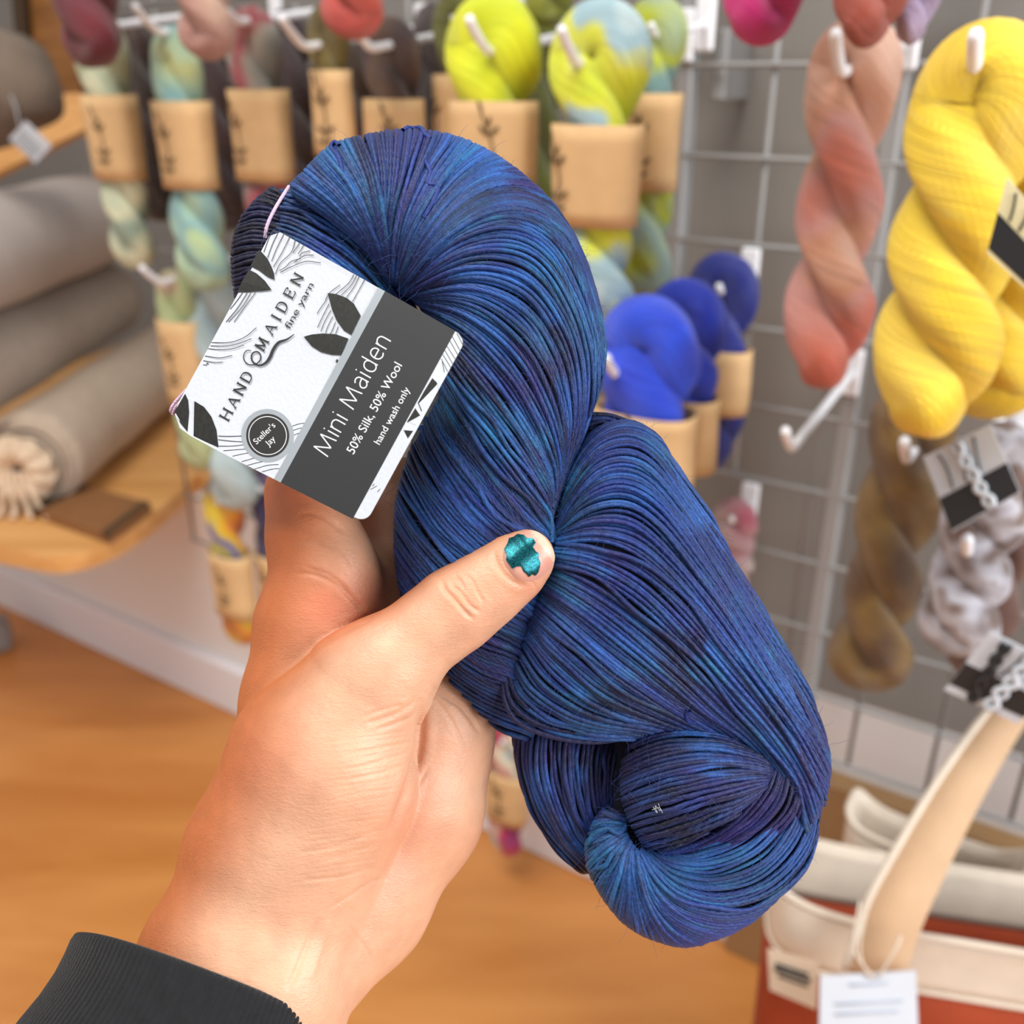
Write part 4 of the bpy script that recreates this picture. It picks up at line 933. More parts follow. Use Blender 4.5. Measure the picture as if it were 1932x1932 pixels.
lines = [[(600,290),(560,370),(555,400)],[(628,292),(600,340),(570,420)],[(656,300),(620,370),(590,450)],[(684,312),(640,400),(612,470)],[(715,330),(670,420),(622,500)],[(742,348),(720,420),(660,480),(632,540)],[(765,370),(745,400),(728,425)],[(788,378),(770,410),(755,430)],[(822,412),(780,425),(765,445)],[(842,436),(790,440),(735,475)],[(880,478),(800,470),(730,495),(660,530)],[(770,455),(720,470),(690,500),(655,520)],
 [(480,640),(430,720),(365,800)],[(500,640),(450,720),(378,800)],[(525,640),(480,700),(408,800)],[(455,640),(420,690),(388,730)],
 [(530,830),(470,880),(390,910),(285,912)],[(503,890),(440,915),(370,930),(280,930)],[(462,925),(400,945),(330,950),(265,945)],[(398,982),(330,995),(250,985)],[(348,1018),(300,1020),(240,1010)],[(270,1030),(262,1022),(258,1034),(240,1032)],
 [(985,598),(930,640),(905,680)],[(1060,540),(1030,590),(960,650)],[(1075,545),(1045,600),(990,655)],[(1090,548),(1060,610),(1020,665)],[(1118,570),(1080,640),(1052,690)],[(910,680),(875,730),(860,755)],[(925,700),(890,770),(862,830)],[(935,735),(900,800),(880,850)],[(945,770),(920,820),(905,860)],[(960,800),(940,850),(930,865)],[(975,825),(960,865)],
 [(322,1420),(380,1422),(450,1420)],[(322,1440),(390,1448),(455,1452)],[(325,1475),(400,1475),(480,1465)],[(350,1500),(420,1495),(490,1490)],[(400,1530),(470,1515),(520,1510)],[(450,1560),(520,1540),(560,1530)],[(480,1580),(560,1560),(620,1555)],[(520,1600),(590,1580),(650,1575)],[(560,1615),(620,1600),(665,1598)],[(715,1370),(760,1355),(795,1350)],[(725,1392),(760,1380),(785,1375)],[(735,1415),(760,1405),(772,1402)],
 [(1590,870),(1640,960)],[(1575,890),(1632,990)],[(1562,925),(1620,1015)],[(1552,950),(1605,1040)],[(1542,975),(1592,1055)],[(1535,1000),(1570,1070)],[(1540,1010),(1552,1075)],[(1630,860),(1660,905)],[(1620,860),(1655,930)],
 [(1172,1680),(1160,1695)],[(1185,1692),(1150,1712)],[(1203,1708),(1188,1725)]]
b = MB()
for ln in lines:
    p = arc(cr(np.array([cpt(*q_) for q_ in ln]), 20) if len(ln) > 2 else np.array([cpt(*q_) for q_ in ln], float), 16)
    d = np.gradient(p, axis=0); d = d*np.array([400, 421]); d /= np.linalg.norm(d, axis=1, keepdims=True); nn_ = np.stack([-d[:, 1]/400, d[:, 0]/421], 1)*0.65
    V = tagp(*(p+nn_).T, .15).tolist(), tagp(*(p-nn_).T, .15).tolist(); V = [x for pr in zip(*V) for x in pr]
    b.add(V, [(2*i, 2*i+1, 2*i+3, 2*i+2) for i in range(15)])
b.build('printed_contour_lines', M_char, card)
bpy.context.scene.objects['printed_contour_lines']['kind'] = 'stuff'
# swirl of the printed yarn line
sw = [(458,975),(470,955),(495,960),(478,1000),(500,1035),(540,1035),(556,1005),(550,970),(525,955),(500,972),(500,1005),(520,1030),(555,1035),(590,1010),(610,970),(630,935),(655,915),(690,900),(715,880),(735,865)]
sw = [(500,955),(478,955),(462,975),(462,1005),(485,1030),(520,1032),(548,1010),(552,980),(535,962),(512,968),(502,992),(512,1018),(545,1036),(580,1022),(604,990),(622,948),(650,912),(690,897),(715,882),(735,866)]
p = arc(cr(np.array([cpt(*q_) for q_ in sw]), 160), 150); wd = np.interp(np.linspace(0, 1, 150), [0, .3, .55, .7, .85, 1], [.8, 1.2, 1.6, 3.0, 2.6, .7])
d = np.gradient(p, axis=0)*np.array([400, 421]); d /= np.linalg.norm(d, axis=1, keepdims=True); nn_ = np.stack([-d[:, 1]/400, d[:, 0]/421], 1)*wd[:, None]
V = [x for pr in zip(tagp(*(p+nn_).T, .2).tolist(), tagp(*(p-nn_).T, .2).tolist()) for x in pr]
mk('printed_yarn_swirl', V, [(2*i, 2*i+1, 2*i+3, 2*i+2) for i in range(149)], M_black, card, False)
# slab serif capitals drawn as strokes in a 1 x 1 box
def glyph(ch):
    S_ = {'H': ([(0,0,0,1),(.78,0,.78,1),(0,.5,.78,.5)], [(0,0),(.78,0),(0,1),(.78,1)], .78),
          'A': ([(0,0,.42,1),(.84,0,.42,1),(.16,.34,.68,.34)], [(0,0),(.84,0)], .84),
          'N': ([(0,0,0,1),(0,1,.78,0),(.78,0,.78,1)], [(0,0),(0,1),(.78,1)], .78),
          'D': ([(0,0,0,1)], [], .74), 'M': ([(0,0,.05,1),(.05,1,.45,.1),(.45,.1,.85,1),(.85,1,.9,0)], [(0,0),(.9,0),(.05,1),(.85,1)], .9),
          'I': ([(0,0,0,1)], [(0,0),(0,1)], .05), 'E': ([(0,0,0,1),(0,1,.6,1),(0,0,.62,0),(0,.52,.45,.52),(.6,1,.6,.8),(.62,0,.64,.22),(.45,.62,.45,.42)], [(0,0),(0,1)], .62)}
    return S_[ch]
def slab(word, s0, s1, t0, hgt, name):
    """word along +s from s0 to s1 on the base line t0, capital height hgt (in t)"""
    hs = hgt*421/400; ws = [glyph(c)[2]*hs for c in word]; gap = (s1-s0-sum(ws))/max(1, len(word)-1); s = s0; b = MB()
    def stroke(x0, y0, x1, y1, wd):
        a = np.array([s+x0*hs, t0-y0*hgt]); c = np.array([s+x1*hs, t0-y1*hgt]); d = (c-a)*np.array([400, 421]); d /= np.linalg.norm(d)+1e-9
        e = np.array([-d[1]/400, d[0]/421])*wd; b.add([tagp(*(a+e), .2), tagp(*(c+e), .2), tagp(*(c-e), .2), tagp(*(a-e), .2)], [(0, 1, 2, 3)])
    for c, w_ in zip(word, ws):
        st, sf, _ = glyph(c)
        for q_ in st: stroke(*q_, 1.6 if (q_[0] == q_[2] or c == 'A' and q_[0] > .5 or c == 'N' or c == 'M') else .9)
        for (x, y) in sf: stroke(x-.16, y, x+.16, y, .8)
        if c == 'D':
            th = np.linspace(-math.pi/2, math.pi/2, 14); pts = [(.28+.46*math.cos(a), .5+.5*math.sin(a)) for a in th]; pts = [(-.12, 0)]+pts+[(-.12, 1)]
            for p0, p1 in zip(pts[:-1], pts[1:]): stroke(*p0, *p1, 1.6 if p0[0] > .5 else 1.0)
        s += w_+gap
    b.build(name, M_black, card)
slab('HAND', .105, .345, .236, .046, 'printed_word'); slab('MAIDEN', .475, .865, .225, .046, 'printed_word')
def text(body, s0, s1, t0, capt, mat, parent, name, rot=0.0, off=.3, sc=None, bold=0.0, c=None):
    cu = bpy.data.curves.new('t', 'FONT'); cu.body = body; cu.size = 1; cu.offset = bold; cu.resolution_u = 4
    o = bpy.data.objects.new('t', cu); COL.objects.link(o); bpy.context.view_layer.update()
    me = bpy.data.meshes.new_from_object(o.evaluated_get(bpy.context.evaluated_depsgraph_get())); V = np.array([v.co[:2] for v in me.vertices]); F = [tuple(p.vertices) for p in me.polygons]
    bpy.data.objects.remove(o); bpy.data.curves.remove(cu); bpy.data.meshes.remove(me)
    cap = 0.69; V[:, 0] -= V[:, 0].min(); W = V[:, 0].max()
    if c is None:
        s = s0+V[:, 0]/W*(s1-s0); t = t0-V[:, 1]/cap*capt
    else:
        k = capt*421/cap; x = (V[:, 0]-W/2)*k; y = V[:, 1]*k-capt*421/2; x, y = x*math.cos(rot)-y*math.sin(rot), x*math.sin(rot)+y*math.cos(rot)
        s = c[0]+x/400; t = c[1]-y/421
    return mk(name, tagp(s, t, off), F, mat, parent, False)
M_wh = plain('white_print', (228, 232, 236), 0.6, 0.02)
text('fine yarn', .622, .862, .281, .030, M_black, card, 'printed_word', bold=.002)
LG = {'M': ([[(0,0),(.1,1)],[(.1,1),(.45,.08)],[(.45,.08),(.8,1)],[(.8,1),(.9,0)]], 1.14), 'i': ([[(0,0),(0,.72)],[(0,.93),(0,1.0)]], .24),
 'n': ([[(0,0),(0,.72)],[(0,.5),(.08,.68),(.25,.74),(.4,.66),(.45,.48),(.45,0)]], .69), 'a': ([[(.05,.66),(.2,.74),(.36,.68),(.42,.5),(.42,0)],[(.42,.44),(.2,.42),(.04,.3),(.02,.15),(.12,.01),(.28,.02),(.42,.16)]], .66),
 'd': ([[(.48,1.06),(.48,0)],[(.48,.55),(.4,.7),(.25,.74),(.08,.64),(.01,.37),(.08,.1),(.24,0),(.4,.06),(.48,.2)]], .72),
 'e': ([[(.03,.38),(.48,.38),(.46,.58),(.36,.71),(.24,.74),(.1,.68),(.02,.5),(.01,.3),(.08,.1),(.26,0),(.44,.07)]], .68), ' ': ([], .38)}
def thin(word, s0, s1, t0, cap, wd, name):
    k = (s1-s0)/(sum(LG[c][1] for c in word)-.2); x0 = s0; b = MB()
    for c in word:
        for st in LG[c][0]:
            p = np.array(st, float)
            if len(p) > 2: p = arc(cr(p, 60), 26) if c != 'e' else np.vstack([p[:1], arc(cr(p[1:], 60), 30)])
            P = np.column_stack([x0+p[:, 0]*k, t0-p[:, 1]*cap]); d = np.gradient(P, axis=0)*np.array([400, 421]); d /= np.linalg.norm(d, axis=1, keepdims=True); e = np.stack([-d[:, 1]/400, d[:, 0]/421], 1)*wd
            V = [v for pr in zip(tagp(*(P+e).T, .3).tolist(), tagp(*(P-e).T, .3).tolist()) for v in pr]; b.add(V, [(2*i, 2*i+1, 2*i+3, 2*i+2) for i in range(len(P)-1)])
        x0 += LG[c][1]*k
    b.build(name, M_wh, card)
thin('Mini Maiden', .187, .812, .705, .078, 1.15, 'printed_word')
text('50% Silk, 50% Wool', .255, .735, .802, .040, M_wh, card, 'printed_word')
text('hand wash only', .355, .655, .884, .032, M_wh, card, 'printed_word')
def disc(name, c, r, o0, o1, mat, parent, ring=None):
    a = np.linspace(0, 2*math.pi, 64, endpoint=False)
    if ring is None: return plate(name, [(c[0]+r*math.cos(x)/400, c[1]+r*math.sin(x)/421) for x in a], o0, o1, mat, parent)
    V = np.vstack([tagp(c[0]+r*np.cos(a)/400, c[1]+r*np.sin(a)/421, o1), tagp(c[0]+ring*np.cos(a)/400, c[1]+ring*np.sin(a)/421, o1)])
    return mk(name, V, [(i, (i+1) % 64, 64+(i+1) % 64, 64+i) for i in range(64)], mat, parent, False)
sc_ = cpt(591, 1418)
stk = disc('round_sticker', sc_, 50, -.4, .5, M_silver, ht)
disc('sticker_face', sc_, 41, .3, .7, M_black, stk)
disc('sticker_ring', sc_, 36.5, .7, .85, M_wh, stk, 35.2)
text("Steller's", 0, 0, 0, .027, M_wh, stk, 'printed_word', rot=-.30, off=.9, c=cpt(572, 1405))
text('Jay', 0, 0, 0, .027, M_wh, stk, 'printed_word', rot=-.30, off=.9, c=cpt(604, 1447))
# pale pink thread through the tag
M_thr = plain('pale_pink_thread', (214, 188, 216), 0.8, 0.1, 400, 0.5, 2000)
def th(name, pts, r=3.2):
    P = arc(cr(np.array(pts, float), 60), 50); V, F, uv = tubes(hold(P)[None], np.full((1, 50), r*HS), 8); mk(name, V, F, M_thr, ht)
th('thread', [(545,352,20),(537,364,40),(528,378,52),(518,395,58),(508,415,60),(502,432,58),(500,448,50)])
th('thread', [(352,735,40),(340,748,56),(328,762,60),(322,775,56),(330,782,46)], 3.0)
th('thread', [(356,742,40),(342,756,62),(330,770,64),(326,782,58)], 2.6)
# ================================================================== THE HAND
VX = 4.0
g0 = np.array([180., 860., -400.]); g1 = np.array([1110., 2140., 340.])
dims = np.ceil((g1-g0)/VX).astype(int)+1
ax = [g0[i]+VX*np.arange(dims[i]) for i in range(3)]
BIG = 400.0
def cone(F, a, b, ra, rb, k, sub=False):
    """blend a rounded cone into the field F (in place, inside its own box)"""
    a = np.array(a, float); b = np.array(b, float); m = max(ra, rb)+k*2+12
    lo = np.minimum(a, b)-m; hi = np.maximum(a, b)+m
    s0 = np.clip(np.floor((lo-g0)/VX).astype(int), 0, dims-1); s1 = np.clip(np.ceil((hi-g0)/VX).astype(int)+1, 1, dims)
    if (s1 <= s0).any(): return
    X = ax[0][s0[0]:s1[0], None, None]-a[0]; Y = ax[1][None, s0[1]:s1[1], None]-a[1]; Z = ax[2][None, None, s0[2]:s1[2]]-a[2]
    d = b-a; L = (d@d)+1e-9; t = np.clip((X*d[0]+Y*d[1]+Z*d[2])/L, 0, 1)
    D = np.sqrt((X-t*d[0])**2+(Y-t*d[1])**2+(Z-t*d[2])**2)-(ra+(rb-ra)*t)
    sl = tuple(slice(s0[i], s1[i]) for i in range(3)); f = F[sl]
    if sub: h = np.clip(.5-.5*(f+D)/k, 0, 1); F[sl] = f*(1-h)+(-D)*h+k*h*(1-h)
    else: h = np.clip(.5+.5*(f-D)/k, 0, 1); F[sl] = f*(1-h)+D*h-k*h*(1-h)
def chain(F, pts, k):
    for p, q in zip(pts[:-1], pts[1:]): cone(F, p[:3], q[:3], p[3], q[3], k)
def sunion(A, B, k):
    h = np.clip(.5+.5*(A-B)/k, 0, 1); return A*(1-h)+B*h-k*h*(1-h)
new = lambda: np.full(dims, BIG, np.float32)
# thumb, ball of the thumb, wrist
T_ = new()
chain(T_, [(996,1050,128,50),(968,1072,128,60),(915,1112,122,68),(858,1152,122,76),(800,1196,122,74),(742,1246,116,84),(690,1300,96,104)], 30)
cone(T_, (690,1300,98), (600,1440,66), 118, 160, 50)
cone(T_, (600,1440,66), (520,1620,40), 160, 168, 60)
cone(T_, (640,1500,76), (600,1580,60), 140, 140, 60)
cone(T_, (520,1620,20), (430,1830,50), 160, 152, 60)
# the wrist is wider than deep: two cores side by side
cone(T_, (560,1720,10), (500,1900,60), 140, 140, 70)
cone(T_, (500,1900,60), (380,2150,120), 145, 155, 60)
cone(T_, (400,1820,50), (310,2050,110), 140, 150, 60)
# first metacarpal root towards the web on the left
I_ = new()
chain(I_, [(560,1500,-10,130),(575,1330,-30,118),(596,1180,-36,112),(612,1090,-30,96),(590,1010,-36,84),(574,930,-60,68),(590,850,-105,62),(655,770,-190,56),(740,740,-250,50)], 34)
cone(I_, (640,1130,-20), (628,1070,-20), 80, 78, 30)
# heel of the palm on the far side
P_ = new()
cone(P_, (806,1400,-100), (770,1530,-95), 122, 132, 50)
cone(P_, (770,1530,-95), (668,1700,-60), 132, 132, 50)
cone(P_, (668,1700,-60), (560,1850,30), 132, 118, 50)
cone(P_, (830,1330,-115), (806,1400,-105), 92, 116, 40)
cone(P_, (700,1300,-110), (700,1150,-130), 120, 100, 60)
cone(P_, (640,1400,-70), (700,1300,-110), 130, 120, 60)
cone(P_, (830,1330,-90), (760,1200,-150), 86, 90, 60)
# the other fingers: up and round the back of the skein
M_ = new(); chain(M_, [(700,1180,-130,92),(716,1080,-150,74),(724,990,-175,62),(760,900,-230,58),(850,830,-280,54),(930,820,-290,46)], 30)
R_ = new(); chain(R_, [(780,1230,-150,84),(820,1120,-220,66),(900,1040,-280,58),(1000,990,-300,52),(1060,980,-290,44)], 30)
L_f = new(); chain(L_f, [(850,1300,-110,80),(900,1250,-190,64),(970,1190,-250,54),(1040,1150,-270,46),(1080,1130,-262,40)], 30)
Hn = sunion(P_, I_, 46); Hn = sunion(Hn, M_, 26); Hn = sunion(Hn, R_, 26); Hn = sunion(Hn, L_f, 26); Hn = sunion(Hn, T_, 9)
HandF = Hn
def surface_nets(F):
    ins = F < 0; c = ins[:-1,:-1,:-1].astype(np.int8)
    cnt = np.zeros(tuple(np.array(F.shape)-1), np.int8)
    for i in (0, 1):
        for j in (0, 1):
            for k in (0, 1): cnt += ins[i:F.shape[0]-1+i, j:F.shape[1]-1+j, k:F.shape[2]-1+k]
    act = (cnt > 0) & (cnt < 8); idx = -np.ones(act.shape, np.int64); A_ = np.argwhere(act); idx[act] = np.arange(len(A_))
    acc = np.zeros((len(A_), 3)); n = np.zeros(len(A_)); co = [(i, j, k) for i in (0, 1) for j in (0, 1) for k in (0, 1)]
    val = {c_: F[A_[:, 0]+c_[0], A_[:, 1]+c_[1], A_[:, 2]+c_[2]].astype(float) for c_ in co}
    for p in co:
        for a in range(3):
            if p[a] == 0:
                q_ = list(p); q_[a] = 1; q_ = tuple(q_); f, g = val[p], val[q_]; m = (f < 0) != (g < 0)
                t = np.where(m, f/(f-g+1e-12), 0); pt = np.array(p, float)[None]+t[:, None]*(np.array(q_)-np.array(p)); acc[m] += pt[m]; n[m] += 1
    V = A_+acc/n[:, None]; Fs = []
    for a in range(3):
        b, c_ = [(1, 2), (2, 0), (0, 1)][a]
        s0 = [slice(1, -1)]*3; s1 = [slice(1, -1)]*3; s0[a] = slice(0, -1); s1[a] = slice(1, None)
        f0 = ins[tuple(s0)]; f1 = ins[tuple(s1)]; E = np.argwhere(f0 != f1); off = np.ones(3, int); off[a] = 0; E = E+off
        fl_ = ins[E[:, 0], E[:, 1], E[:, 2]]
        def at(db, dc):
            e = E.copy(); e[:, b] += db; e[:, c_] += dc; return idx[e[:, 0], e[:, 1], e[:, 2]]
        qd = np.stack([at(-1,-1), at(0,-1), at(0,0), at(-1,0)], 1); qd[~fl_] = qd[~fl_][:, ::-1]; Fs.append(qd)
    return V, np.vstack(Fs)
Vh, Fh = surface_nets(HandF); Vh = g0+Vh*VX
def fsample(P):
    u = (P-g0)/VX; i = np.clip(np.floor(u).astype(int), 0, dims-2); f = u-i; o = 0
    for a in (0, 1):
        for b in (0, 1):
            for c in (0, 1):
                w_ = (f[:, 0] if a else 1-f[:, 0])*(f[:, 1] if b else 1-f[:, 1])*(f[:, 2] if c else 1-f[:, 2])
                o = o+w_*HandF[i[:, 0]+a, i[:, 1]+b, i[:, 2]+c]
    return o
def fgrad(P, e=5.0):
    G = np.stack([fsample(P+np.eye(3)[k]*e)-fsample(P-np.eye(3)[k]*e) for k in range(3)], 1)
    return G/(np.linalg.norm(G, axis=1, keepdims=True)+1e-9)
def neigh_smooth(V, F, it):
    e = np.vstack([F[:, [0, 1]], F[:, [1, 2]], F[:, [2, 3]], F[:, [3, 0]]])
    for _ in range(it):
        s = np.zeros_like(V); c = np.zeros(len(V)); 
        for k in range(3): s[:, k] = np.bincount(e[:, 0], V[e[:, 1], k], len(V))+np.bincount(e[:, 1], V[e[:, 0], k], len(V))
        c = np.bincount(e[:, 0], minlength=len(V))+np.bincount(e[:, 1], minlength=len(V)); V = V*.4+.6*s/c[:, None]
    return V
Vh = neigh_smooth(Vh, Fh, 2)
# one level of refinement (linear) then creases
def refine(V, F):
    e = np.vstack([F[:, [0, 1]], F[:, [1, 2]], F[:, [2, 3]], F[:, [3, 0]]]); es = np.sort(e, 1); u, inv = np.unique(es, axis=0, return_inverse=True); inv = inv.ravel()
    n = len(V); m = len(F); E = (V[u[:, 0]]+V[u[:, 1]])/2; C = V[F].mean(1); b = n+len(u)
    q_ = inv.reshape(4, m).T+n; c = b+np.arange(m)
    return np.vstack([V, E, C]), np.vstack([np.stack([F[:, k], q_[:, k], c, q_[:, k-1]], 1) for k in range(4)])
Vh, Fh = refine(Vh, Fh); Vh = neigh_smooth(Vh, Fh, 2)
Nh = fgrad(Vh)
def crease(V, N, pts, depth, wd, bulge=0.12, front=True):
    p = arc(cr(np.array(pts, float), 60) if len(pts) > 2 else np.array(pts, float), 50); lo = p.min(0)-wd*5; hi = p.max(0)+wd*5
    m = (V[:, 0] > lo[0]) & (V[:, 0] < hi[0]) & (V[:, 1] > lo[1]) & (V[:, 1] < hi[1]) & (N[:, 2] > 0.05); I = np.nonzero(m)[0]
    if not len(I): return
    d2 = ((V[I, None, :2]-p[None])**2); d2 = d2.sum(2); j = d2.argmin(1); d = np.sqrt(d2[np.arange(len(I)), j]); t = j/49.0
    fade = np.clip(np.minimum(t, 1-t)*6, 0, 1)**.7
    amt = (-depth*.62*np.exp(-(d/wd)**2)+depth*bulge*np.exp(-((d-2.4*wd)/(1.3*wd))**2))*fade
    V[I] += N[I]*amt[:, None]
T4 = lambda L: [(400+x/2.76, 880+y/2.76) for x, y in L]
CR = [(T4([(1190,585),(1215,640),(1260,690),(1330,770),(1370,800)]), 4, 4), (T4([(1300,560),(1350,590),(1385,660),(1420,720)]), 2, 3.5), (T4([(1240,620),(1290,650),(1340,720),(1400,760)]), 3, 3.5),
 (T4([(1260,560),(1300,610),(1320,660)]), 2, 3),
 (T4([(560,940),(640,880),(720,840),(815,790),(880,750)]), 7, 7), (T4([(430,560),(520,560),(620,600),(700,660),(760,720),(815,785)]), 5, 5), (T4([(470,520),(600,560),(680,620),(730,690)]), 3, 4),
 (T4([(450,240),(540,250),(620,290),(690,350)]), 4, 4.5), (T4([(400,400),(520,390),(640,430),(700,500),(740,560)]), 2.5, 4),
 (T4([(810,1340),(900,1310),(990,1270),(1060,1215)]), 4.5, 4.5), (T4([(850,1370),(950,1340),(1040,1300),(1075,1250)]), 3, 4), (T4([(780,1310),(880,1270),(1000,1240)]), 2, 3.5),
 (T4([(1090,1200),(1088,1330),(1075,1480),(1045,1580),(1010,1700),(960,1830),(920,1930)]), 13, 8),
 (T4([(640,1520),(800,1480),(950,1450),(1060,1430)]), 1.6, 3), (T4([(700,1580),(850,1540),(980,1500),(1055,1470)]), 1.8, 3), (T4([(680,1640),(850,1600),(980,1560),(1040,1530)]), 1.6, 3),
 (T4([(1120,1120),(1200,1190),(1290,1250),(1350,1320),(1400,1400)]), 4, 4.5), (T4([(1110,1170),(1180,1230),(1250,1330),(1300,1440),(1330,1560)]), 2, 4), (T4([(1050,1750),(1080,1650),(1130,1560)]), 2, 4),
 (T4([(1470,430),(1478,490),(1520,560),(1590,612),(1660,622)]), 3, 5), (T4([(1620,560),(1690,640),(1640,730)]), 1.5, 3),
 ([(735,1655),(700,1665),(660,1690),(620,1715)], 3, 4), ([(720,1640),(690,1640),(640,1655),(570,1660)], 2, 4), ([(600,1730),(580,1780),(556,1840),(540,1870)], 3.5, 6), ([(622,1735),(604,1790),(585,1850)], -3, 8),
 ([(720,1560),(680,1580),(620,1600),(560,1610)], 1.6, 4), ([(715,1590),(660,1610),(600,1622)], 1.6, 4), ([(655,1745),(690,1790),(700,1815)], 2, 4)]
for p_, d_, w_ in CR: crease(Vh, Nh, p_, d_, w_)
# fine skin lines across the ball of the thumb
for k in range(26):
    y = 1380+k*11; x1 = 790-max(0, (y-1400))*.28; crease(Vh, Nh, [(x1-170+rng.uniform(-20, 20), y+22), (x1-80, y+8+rng.uniform(-3, 3)), (x1-6, y-4)], rng.uniform(.35, .8), 2.6, .1)
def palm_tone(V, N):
    """pale pinkish palm, ruddy creases, tanned back; shade of the left side painted in"""
    shade_tan = np.array(s2l((184, 104, 54))); pale = np.array(s2l((214, 168, 138))); red = np.array(s2l((212, 118, 84)))
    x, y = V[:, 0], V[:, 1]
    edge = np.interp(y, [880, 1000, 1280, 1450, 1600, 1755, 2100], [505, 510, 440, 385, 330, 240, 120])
    w_ = np.clip((x-edge-20)/190, 0, 1); w_ = w_*w_*(3-2*w_)  # shade painted into the skin colour, deepening towards the left outline
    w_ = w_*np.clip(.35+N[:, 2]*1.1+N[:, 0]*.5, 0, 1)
    c = shade_tan+(pale-shade_tan)*w_[:, None]
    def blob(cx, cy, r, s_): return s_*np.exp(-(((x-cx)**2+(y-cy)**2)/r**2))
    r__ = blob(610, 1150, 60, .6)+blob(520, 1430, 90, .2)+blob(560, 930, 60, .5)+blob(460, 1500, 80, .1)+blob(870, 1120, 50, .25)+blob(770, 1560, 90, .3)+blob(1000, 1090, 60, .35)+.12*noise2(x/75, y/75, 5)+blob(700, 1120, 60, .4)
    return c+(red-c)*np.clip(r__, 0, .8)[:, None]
def skin_mat():
    m, nt, N, L, b = nodes('skin')
    at = N.new('ShaderNodeAttribute'); at.attribute_name = 'tone'; tc = N.new('ShaderNodeTexCoord')
    n1 = N.new('ShaderNodeTexNoise'); n1.inputs['Scale'].default_value = 160; n1.inputs['Detail'].default_value = 5; L.new(tc.outputs['Object'], n1.inputs['Vector'])
    mr = N.new('ShaderNodeMapRange'); mr.inputs[1].default_value = .3; mr.inputs[2].default_value = .7; mr.inputs[3].default_value = .92; mr.inputs[4].default_value = 1.06; L.new(n1.outputs['Fac'], mr.inputs[0])
    hs = N.new('ShaderNodeHueSaturation'); L.new(at.outputs['Color'], hs.inputs['Color']); L.new(mr.outputs[0], hs.inputs['Value']); L.new(hs.outputs['Color'], b.inputs['Base Color'])
    b.inputs['Subsurface Weight'].default_value = 0.22; b.inputs['Subsurface Radius'].default_value = (1, .35, .2); b.inputs['Subsurface Scale'].default_value = 0.0035
    b.inputs['Roughness'].default_value = 0.45; b.inputs['Specular IOR Level'].default_value = 0.45
    mp = N.new('ShaderNodeMapping'); mp.inputs['Scale'].default_value = (1, 2.4, 2.4); mp.inputs['Rotation'].default_value = (0, .3, 0); L.new(tc.outputs['Object'], mp.inputs['Vector'])
    vo = N.new('ShaderNodeTexVoronoi'); vo.inputs['Scale'].default_value = 900; L.new(mp.outputs['Vector'], vo.inputs['Vector'])
    n2 = N.new('ShaderNodeTexNoise'); n2.inputs['Scale'].default_value = 350; n2.inputs['Detail'].default_value = 4; L.new(mp.outputs['Vector'], n2.inputs['Vector'])
    ad = N.new('ShaderNodeMath'); ad.operation = 'MULTIPLY_ADD'; ad.inputs[1].default_value = .5; L.new(vo.outputs['Distance'], ad.inputs[0]); L.new(n2.outputs['Fac'], ad.inputs[2])
    bp = N.new('ShaderNodeBump'); bp.inputs['Strength'].default_value = .38; bp.inputs['Distance'].default_value = .0004; L.new(ad.outputs[0], bp.inputs['Height']); L.new(bp.outputs['Normal'], b.inputs['Normal'])
    return m
person = empty('person', hold([[450, 1800, 40]])[0], 'hand of a person in a black ribbed sleeve, thumb across the blue skein', 'person')
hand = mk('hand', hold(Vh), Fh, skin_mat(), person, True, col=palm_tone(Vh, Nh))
def hz(P):
    """nearness of the hand's front surface at (x, y)"""
    P = np.atleast_2d(np.asarray(P, float)); z = np.full(len(P), 330.0); done = np.zeros(len(P), bool)
    for _ in range(400):
        f = fsample(np.column_stack([P, z])); done |= (f < .3) | (z < -350); z = np.where(done, z, z-np.clip(f*.8, .25, 6))
    return z
# thumbnail
NA = np.array([.80, -.60]); NB = np.array([.60, .80]); NC = np.array([997., 1050.])
def nailp(a, b_, off):            # a along the thumb -1..1, b across -1..1
    a = np.asarray(a, float); b_ = np.asarray(b_, float)
    la = np.where(a > 0, 46, 50); xy = NC+a[..., None]*la[..., None]*NA+b_[..., None]*45*NB
    ga = np.linspace(-1, 1, 21); zc = hz(NC+np.where(ga > 0, 46, 50)[:, None]*ga[:, None]*NA); zc = np.where(ga > .35, zc[13]-(ga-.3)*9, zc)
    z = np.interp(a, ga, zc)-18*np.abs(b_)**2.2+off+2.5*np.clip(a+1, 0, 1)
    return np.concatenate([xy, z[..., None]], -1)
th_ = np.linspace(0, 2*math.pi, 72, endpoint=False); rr = np.linspace(0, 1, 12)
sa = np.sign(np.cos(th_))*np.abs(np.cos(th_))**.75; sb = np.sign(np.sin(th_))*np.abs(np.sin(th_))**.7
a_ = rr[:, None]*sa; b_ = rr[:, None]*sb; offs = 4.0-7*rr[:, None]**6+0*a_
V = nailp(a_, b_, offs).reshape(-1, 3); F = [(i*72+j, i*72+(j+1) % 72, (i+1)*72+(j+1) % 72, (i+1)*72+j) for i in range(11) for j in range(72)]
m_nail, nt_, N_, L_n, b_n = nodes('bare_nail'); b_n.inputs['Base Color'].default_value = (*s2l((232, 188, 180)), 1); b_n.inputs['Roughness'].default_value = .35; b_n.inputs['Coat Weight'].default_value = .15; b_n.inputs['Subsurface Weight'].default_value = .2; b_n.inputs['Subsurface Scale'].default_value = .002
tipc = np.array([(s2l((204, 150, 134)) if x < .7 else s2l((206, 178, 158))) for x in a_.ravel()])
at_ = N_.new('ShaderNodeAttribute'); at_.attribute_name = 'tone'; L_n.new(at_.outputs['Color'], b_n.inputs['Base Color'])
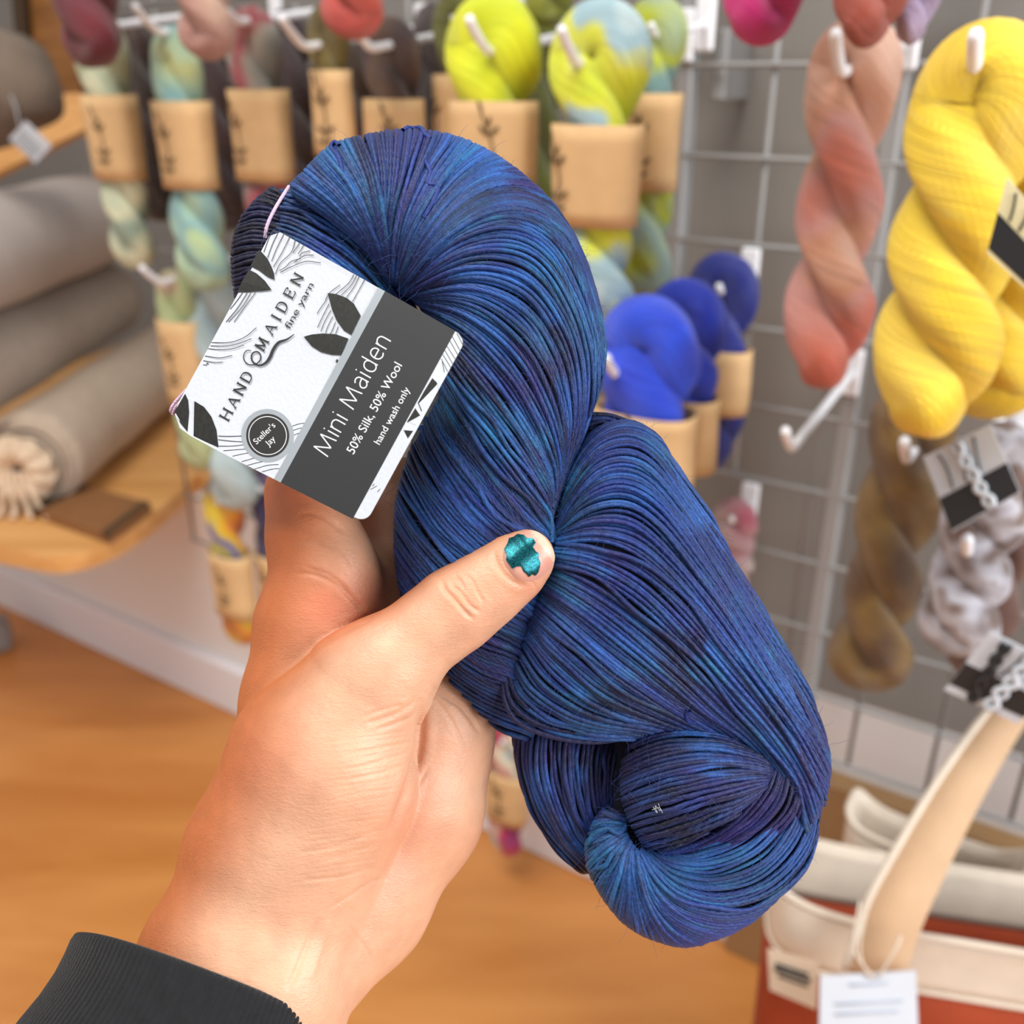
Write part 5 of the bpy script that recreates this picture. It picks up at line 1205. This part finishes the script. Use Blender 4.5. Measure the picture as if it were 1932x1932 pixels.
nail = mk('thumbnail', hold(V), np.array(F), m_nail, hand, True, col=tipc)
# chipped teal polish
pol = [(1520,432),(1538,400),(1546,372),(1570,366),(1590,350),(1625,356),(1640,372),(1672,372),(1686,396),(1672,420),(1690,446),(1704,452),(1700,478),(1712,500),(1706,530),(1700,552),(1684,572),(1668,560),(1652,578),(1638,560),(1622,548),(1612,522),(1590,520),(1562,534),(1548,508),(1530,488),(1534,460)]
pol = np.array(T4(pol)); pc = pol.mean(0); rings = []
dn = arc(np.vstack([pol, pol[:1]]), 91)[:-1]
for s_ in np.linspace(0.02, 1, 10): rings.append(pc+(dn-pc)*s_)
R2 = np.concatenate(rings); rel = R2-NC; a2 = (rel@NA)/np.where(rel@NA > 0, 46, 50); b2 = (rel@NB)/45
V = nailp(a2, b2, np.full(len(a2), 5.6)-6*np.maximum(np.abs(a2), np.abs(b2))**6*0); V[-90:, 2] -= .5
F = [(i*90+j, i*90+(j+1) % 90, (i+1)*90+(j+1) % 90, (i+1)*90+j) for i in range(9) for j in range(90)]
m_p, nt_, N_, L_n, b_n = nodes('teal_shimmer_polish'); tc_ = N_.new('ShaderNodeTexCoord'); nz = N_.new('ShaderNodeTexNoise'); nz.inputs['Scale'].default_value = 3500; L_n.new(tc_.outputs['Object'], nz.inputs['Vector'])
lw = N_.new('ShaderNodeValToRGB'); lw.color_ramp.elements[0].color = (*s2l((8, 26, 50)), 1); lw.color_ramp.elements[1].color = (*s2l((14, 120, 124)), 1); lw.color_ramp.elements[0].position = .35; lw.color_ramp.elements[1].position = .7
L_n.new(nz.outputs['Fac'], lw.inputs['Fac']); L_n.new(lw.outputs['Color'], b_n.inputs['Base Color']); b_n.inputs['Metallic'].default_value = .75; b_n.inputs['Roughness'].default_value = .28
mk('nail_polish', hold(V), np.array(F), m_p, nail, True)
# ---- ribbed black cuff
M_slv = plain('black_ribbed_cotton', (28, 29, 32), 0.9, 0.15, 300, 0.4, 2500, sheen=.15)
M_slv.node_tree.nodes['Principled BSDF'].inputs['Specular IOR Level'].default_value = .2
nn = 1056; t = np.linspace(0, 2*math.pi, nn, endpoint=False)
axd = np.array([-.36, .93, .28]); mj = np.array([.935, .355, 0.0])
def cuff(cx, cy, cz, ha, hb, off=0.0, rib=1.0, sh=0.0):
    r_ = 1+0.0*t; c, s_ = np.cos(t), np.sin(t); ex = .82
    c = np.sign(c)*np.abs(c)**ex; s_ = np.sign(s_)*np.abs(s_)**ex
    rb = (1.6*rib)*np.abs(np.sin(t*66))**.6
    A_ = ha+off+rb; B_ = hb+off+rb
    P = np.stack([cx+mj[0]*c*A_, cy+mj[1]*c*A_-s_*(30+sh), cz+s_*B_], 1); return P
prof = [(392,1874,40,238,170,-14,.2), (390,1864,42,247,182,-5,.6), (389,1858,43,254,188,1,1), (387,1860,44,258,192,5,1), (383,1872,46,260,194,7,1), (372,1900,54,262,196,6,1), (356,1935,62,266,198,4,1), (336,1980,72,276,200,3,1), (310,2035,86,292,204,3,1), (280,2100,104,306,208,3,1), (235,2210,140,322,216,3,1), (170,2380,200,340,226,3,1), (90,2600,270,350,232,3,1)]
V = np.concatenate([cuff(*p_[:5], off=p_[5], rib=p_[6]) for p_ in prof]); k = len(prof)
i = np.arange(k-1)[:, None]; j = np.arange(nn)[None]; F = np.stack([i*nn+j, i*nn+(j+1) % nn, (i+1)*nn+(j+1) % nn, (i+1)*nn+j], -1).reshape(-1, 4)
mk('sleeve', hold(V), F, M_slv, person)
